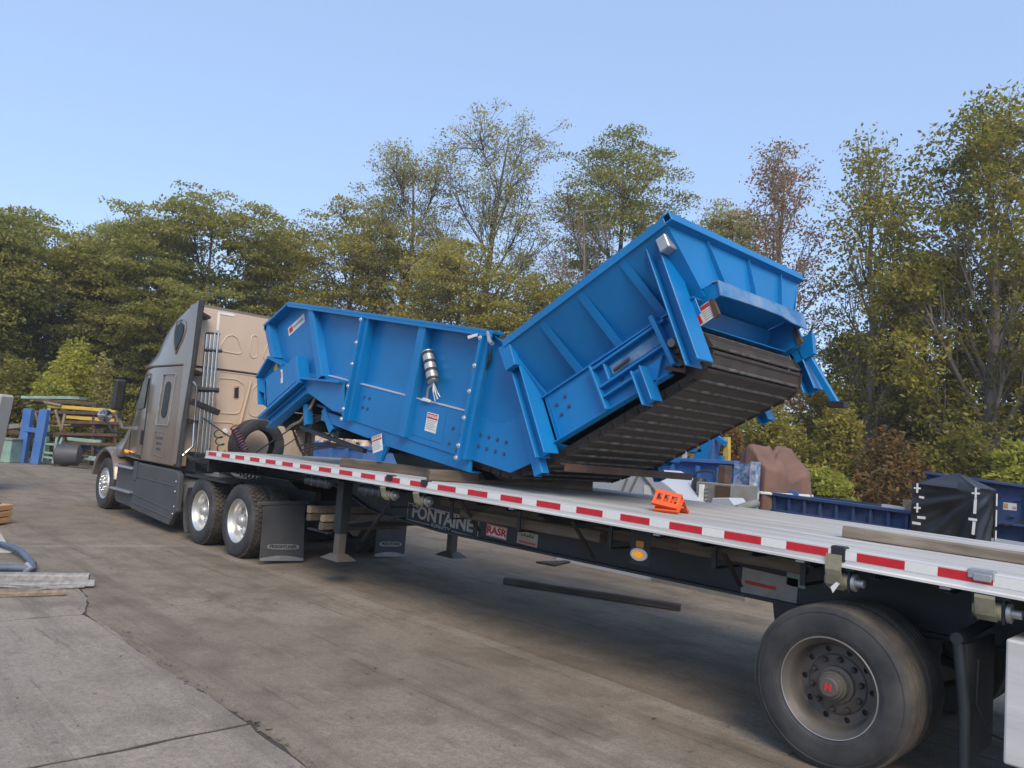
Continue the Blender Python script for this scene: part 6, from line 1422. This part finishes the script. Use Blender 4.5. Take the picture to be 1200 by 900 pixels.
T_(1010, 395, 35, 130, 'column', 'olive', 'short bushy tree below the slender yellow green one', 18, nl=.8, cb=.0)
T_(1250, 200, 34, 150, 'column', 'yellow', 'yellow green tree beyond the right edge', 19, nl=.8, cb=.08)
# far wood closing the gaps low down: one mass
def cloud(name, bumps, leaf, seed, n_per, ls, label, kind=None, cat=None, group=None):
    r = np.random.default_rng(seed); Cs = []; Ss = []; Ts = []
    for c, rx, rz_, k in bumps:
        n = int(n_per*k); d = r.normal(0, 1, (n, 3)); d /= np.linalg.norm(d, axis=1)[:, None]; q = r.uniform(.35, 1.05, n)**.6
        lump = 1+.22*np.sin(d[:, 0]*5+c[0])*np.sin(d[:, 1]*6+c[1])+.15*np.sin(d[:, 2]*9)
        C = np.array(c)+d*np.array([rx, rx, rz_])*(q*lump)[:, None]; ok = C[:, 2] > .02
        Cs.append(C[ok]); Ss.append(r.uniform(.55, 1.4, ok.sum())*ls); Ts.append(np.clip(.2+.4*r.random()+r.normal(0, .2, ok.sum()), 0, 1))
    C = np.concatenate(Cs); b = Vector((float(C[:, 0].mean()), float(C[:, 1].mean()), 0))
    me = leaf_mesh(name, C-np.array(b), np.concatenate(Ss), np.concatenate(Ts), LM[leaf], r, .6, .5)
    o = bpy.data.objects.new(name, me); col.objects.link(o); o.location = b; return tag(o, label, cat, group, kind)
r = np.random.default_rng(77)
bl = []
for px in np.arange(-120, 1330, 24):
    d = np.interp(px, [-120, 300, 800, 1300], [47, 46, 44, 36]); h = np.interp(px, [-120, 250, 500, 760, 860, 960, 1300], [8.5, 8.5, 8.0, 5.5, 4.5, 4.2, 5.0])*r.uniform(.8, 1.15)
    p = far(px, 500, d+r.uniform(-1, 1)); bl.append(((p.x, p.y, h*.42), 1.9, h*.6, 1))
cloud('far_wood', bl, 'olive', 31, 2200, .26, 'mass of far foliage closing the gaps between the trees', 'stuff', 'foliage')
bl = []
for px in np.arange(-120, 1330, 18):
    d = np.interp(px, [-120, 150, 500, 800, 1000, 1300], [36, 36, 35, 31, 28.5, 29]); h = np.interp(px, [-120, 200, 860, 1000, 1300], [2.4, 2.2, 1.9, 1.9, 1.7])*r.uniform(.7, 1.3)
    p = far(px, 500, d+r.uniform(-.8, .8)); bl.append(((p.x, p.y, h*.35), 1.1, h*.62, 1))
cloud('undergrowth', bl, 'yellow', 32, 950, .16, 'tangled yellow green undergrowth along the edge of the yard', 'stuff', 'undergrowth')
def shrub(px, py, d, wpx, leaf, label, seed, k=1., stems=False):
    top = far(px, py, d); W = wpx*d/F_PX; h = top.z; r = np.random.default_rng(seed)
    o = thing('shrub', (top.x, top.y, 0), label, 'shrub', 'shrubs along the edge of the yard')
    wd = MB(); bm = []
    for i in range(7):
        a = r.uniform(0, 6.28); rr = W*.5*r.uniform(.0, .62); z = h*r.uniform(.35, .86); bm.append(((math.cos(a)*rr, math.sin(a)*rr, z), W*.24, h*.17, 1)); wd.tube([(0, 0, -.05), (math.cos(a)*rr*.5, math.sin(a)*rr*.5, z*.6), (math.cos(a)*rr, math.sin(a)*rr, z)], [.04, .025, .01], 5)
    bm.append(((0, 0, h*.84), W*.22, h*.16, 1))
    wd.build('stem', M['bark'], None); w_ = col.objects[-1]; w_.parent = o
    f_ = cloud('foliage', bm, leaf, seed, 700*k, .15, None); f_.parent = o
shrub(92, 398, 37, 75, 'lemon', 'lemon green shrub between the dark trees and the scrap rack', 51, 1.2)
shrub(22, 425, 36, 80, 'yellow', 'yellow green shrub above the concrete block', 52, 1.2)
shrub(128, 418, 34.5, 30, 'pale', 'narrow dried tan plant beside the truck mirror', 53, .35)
shrub(60, 440, 35, 60, 'lemon', 'bright low shrub directly behind the scrap rack', 54, 1.)
shrub(1040, 500, 27.5, 105, 'rust', 'rusty orange shrub left of the black wrapped crate', 55, .7)
shrub(985, 480, 29, 100, 'olive', 'rounded olive shrub right of the brown tarpaulin', 56, 1.5)
shrub(905, 470, 29.5, 95, 'olive', 'olive shrub above the brown tarpaulin', 57, 1.4)
shrub(858, 500, 28.5, 60, 'rust', 'russet shrub between blue frame and brown tarpaulin', 58, 1.)
shrub(960, 548, 26, 90, 'lemon', 'low lemon green shrub behind the navy conveyor frame', 59, 1.2)
shrub(1130, 500, 28, 110, 'yellow', 'yellow green shrub behind the black wrapped crate', 60, 1.5)
shrub(1200, 520, 27, 90, 'lemon', 'lemon green shrub over the navy housing at the right edge', 61, 1.2)

# ================================================================ HAZE
hb = MB(); hb.span((-264, -264, -1.2), (264, 304, 24))
hm = bpy.data.materials.new('thin_haze'); hm.use_nodes = True; hn = hm.node_tree; hn.nodes.remove(hn.nodes['Principled BSDF'])
pv = hn.nodes.new('ShaderNodeVolumePrincipled'); pv.inputs['Color'].default_value = (.86, .90, .96, 1); pv.inputs['Density'].default_value = .0010; pv.inputs['Anisotropy'].default_value = .1
hn.links.new(pv.outputs[0], hn.nodes['Material Output'].inputs['Volume'])
ho = hb.build('haze', hm); ho['kind'] = 'stuff'; ho['label'] = 'thin pale haze filling the air over the yard'; ho['category'] = 'haze'
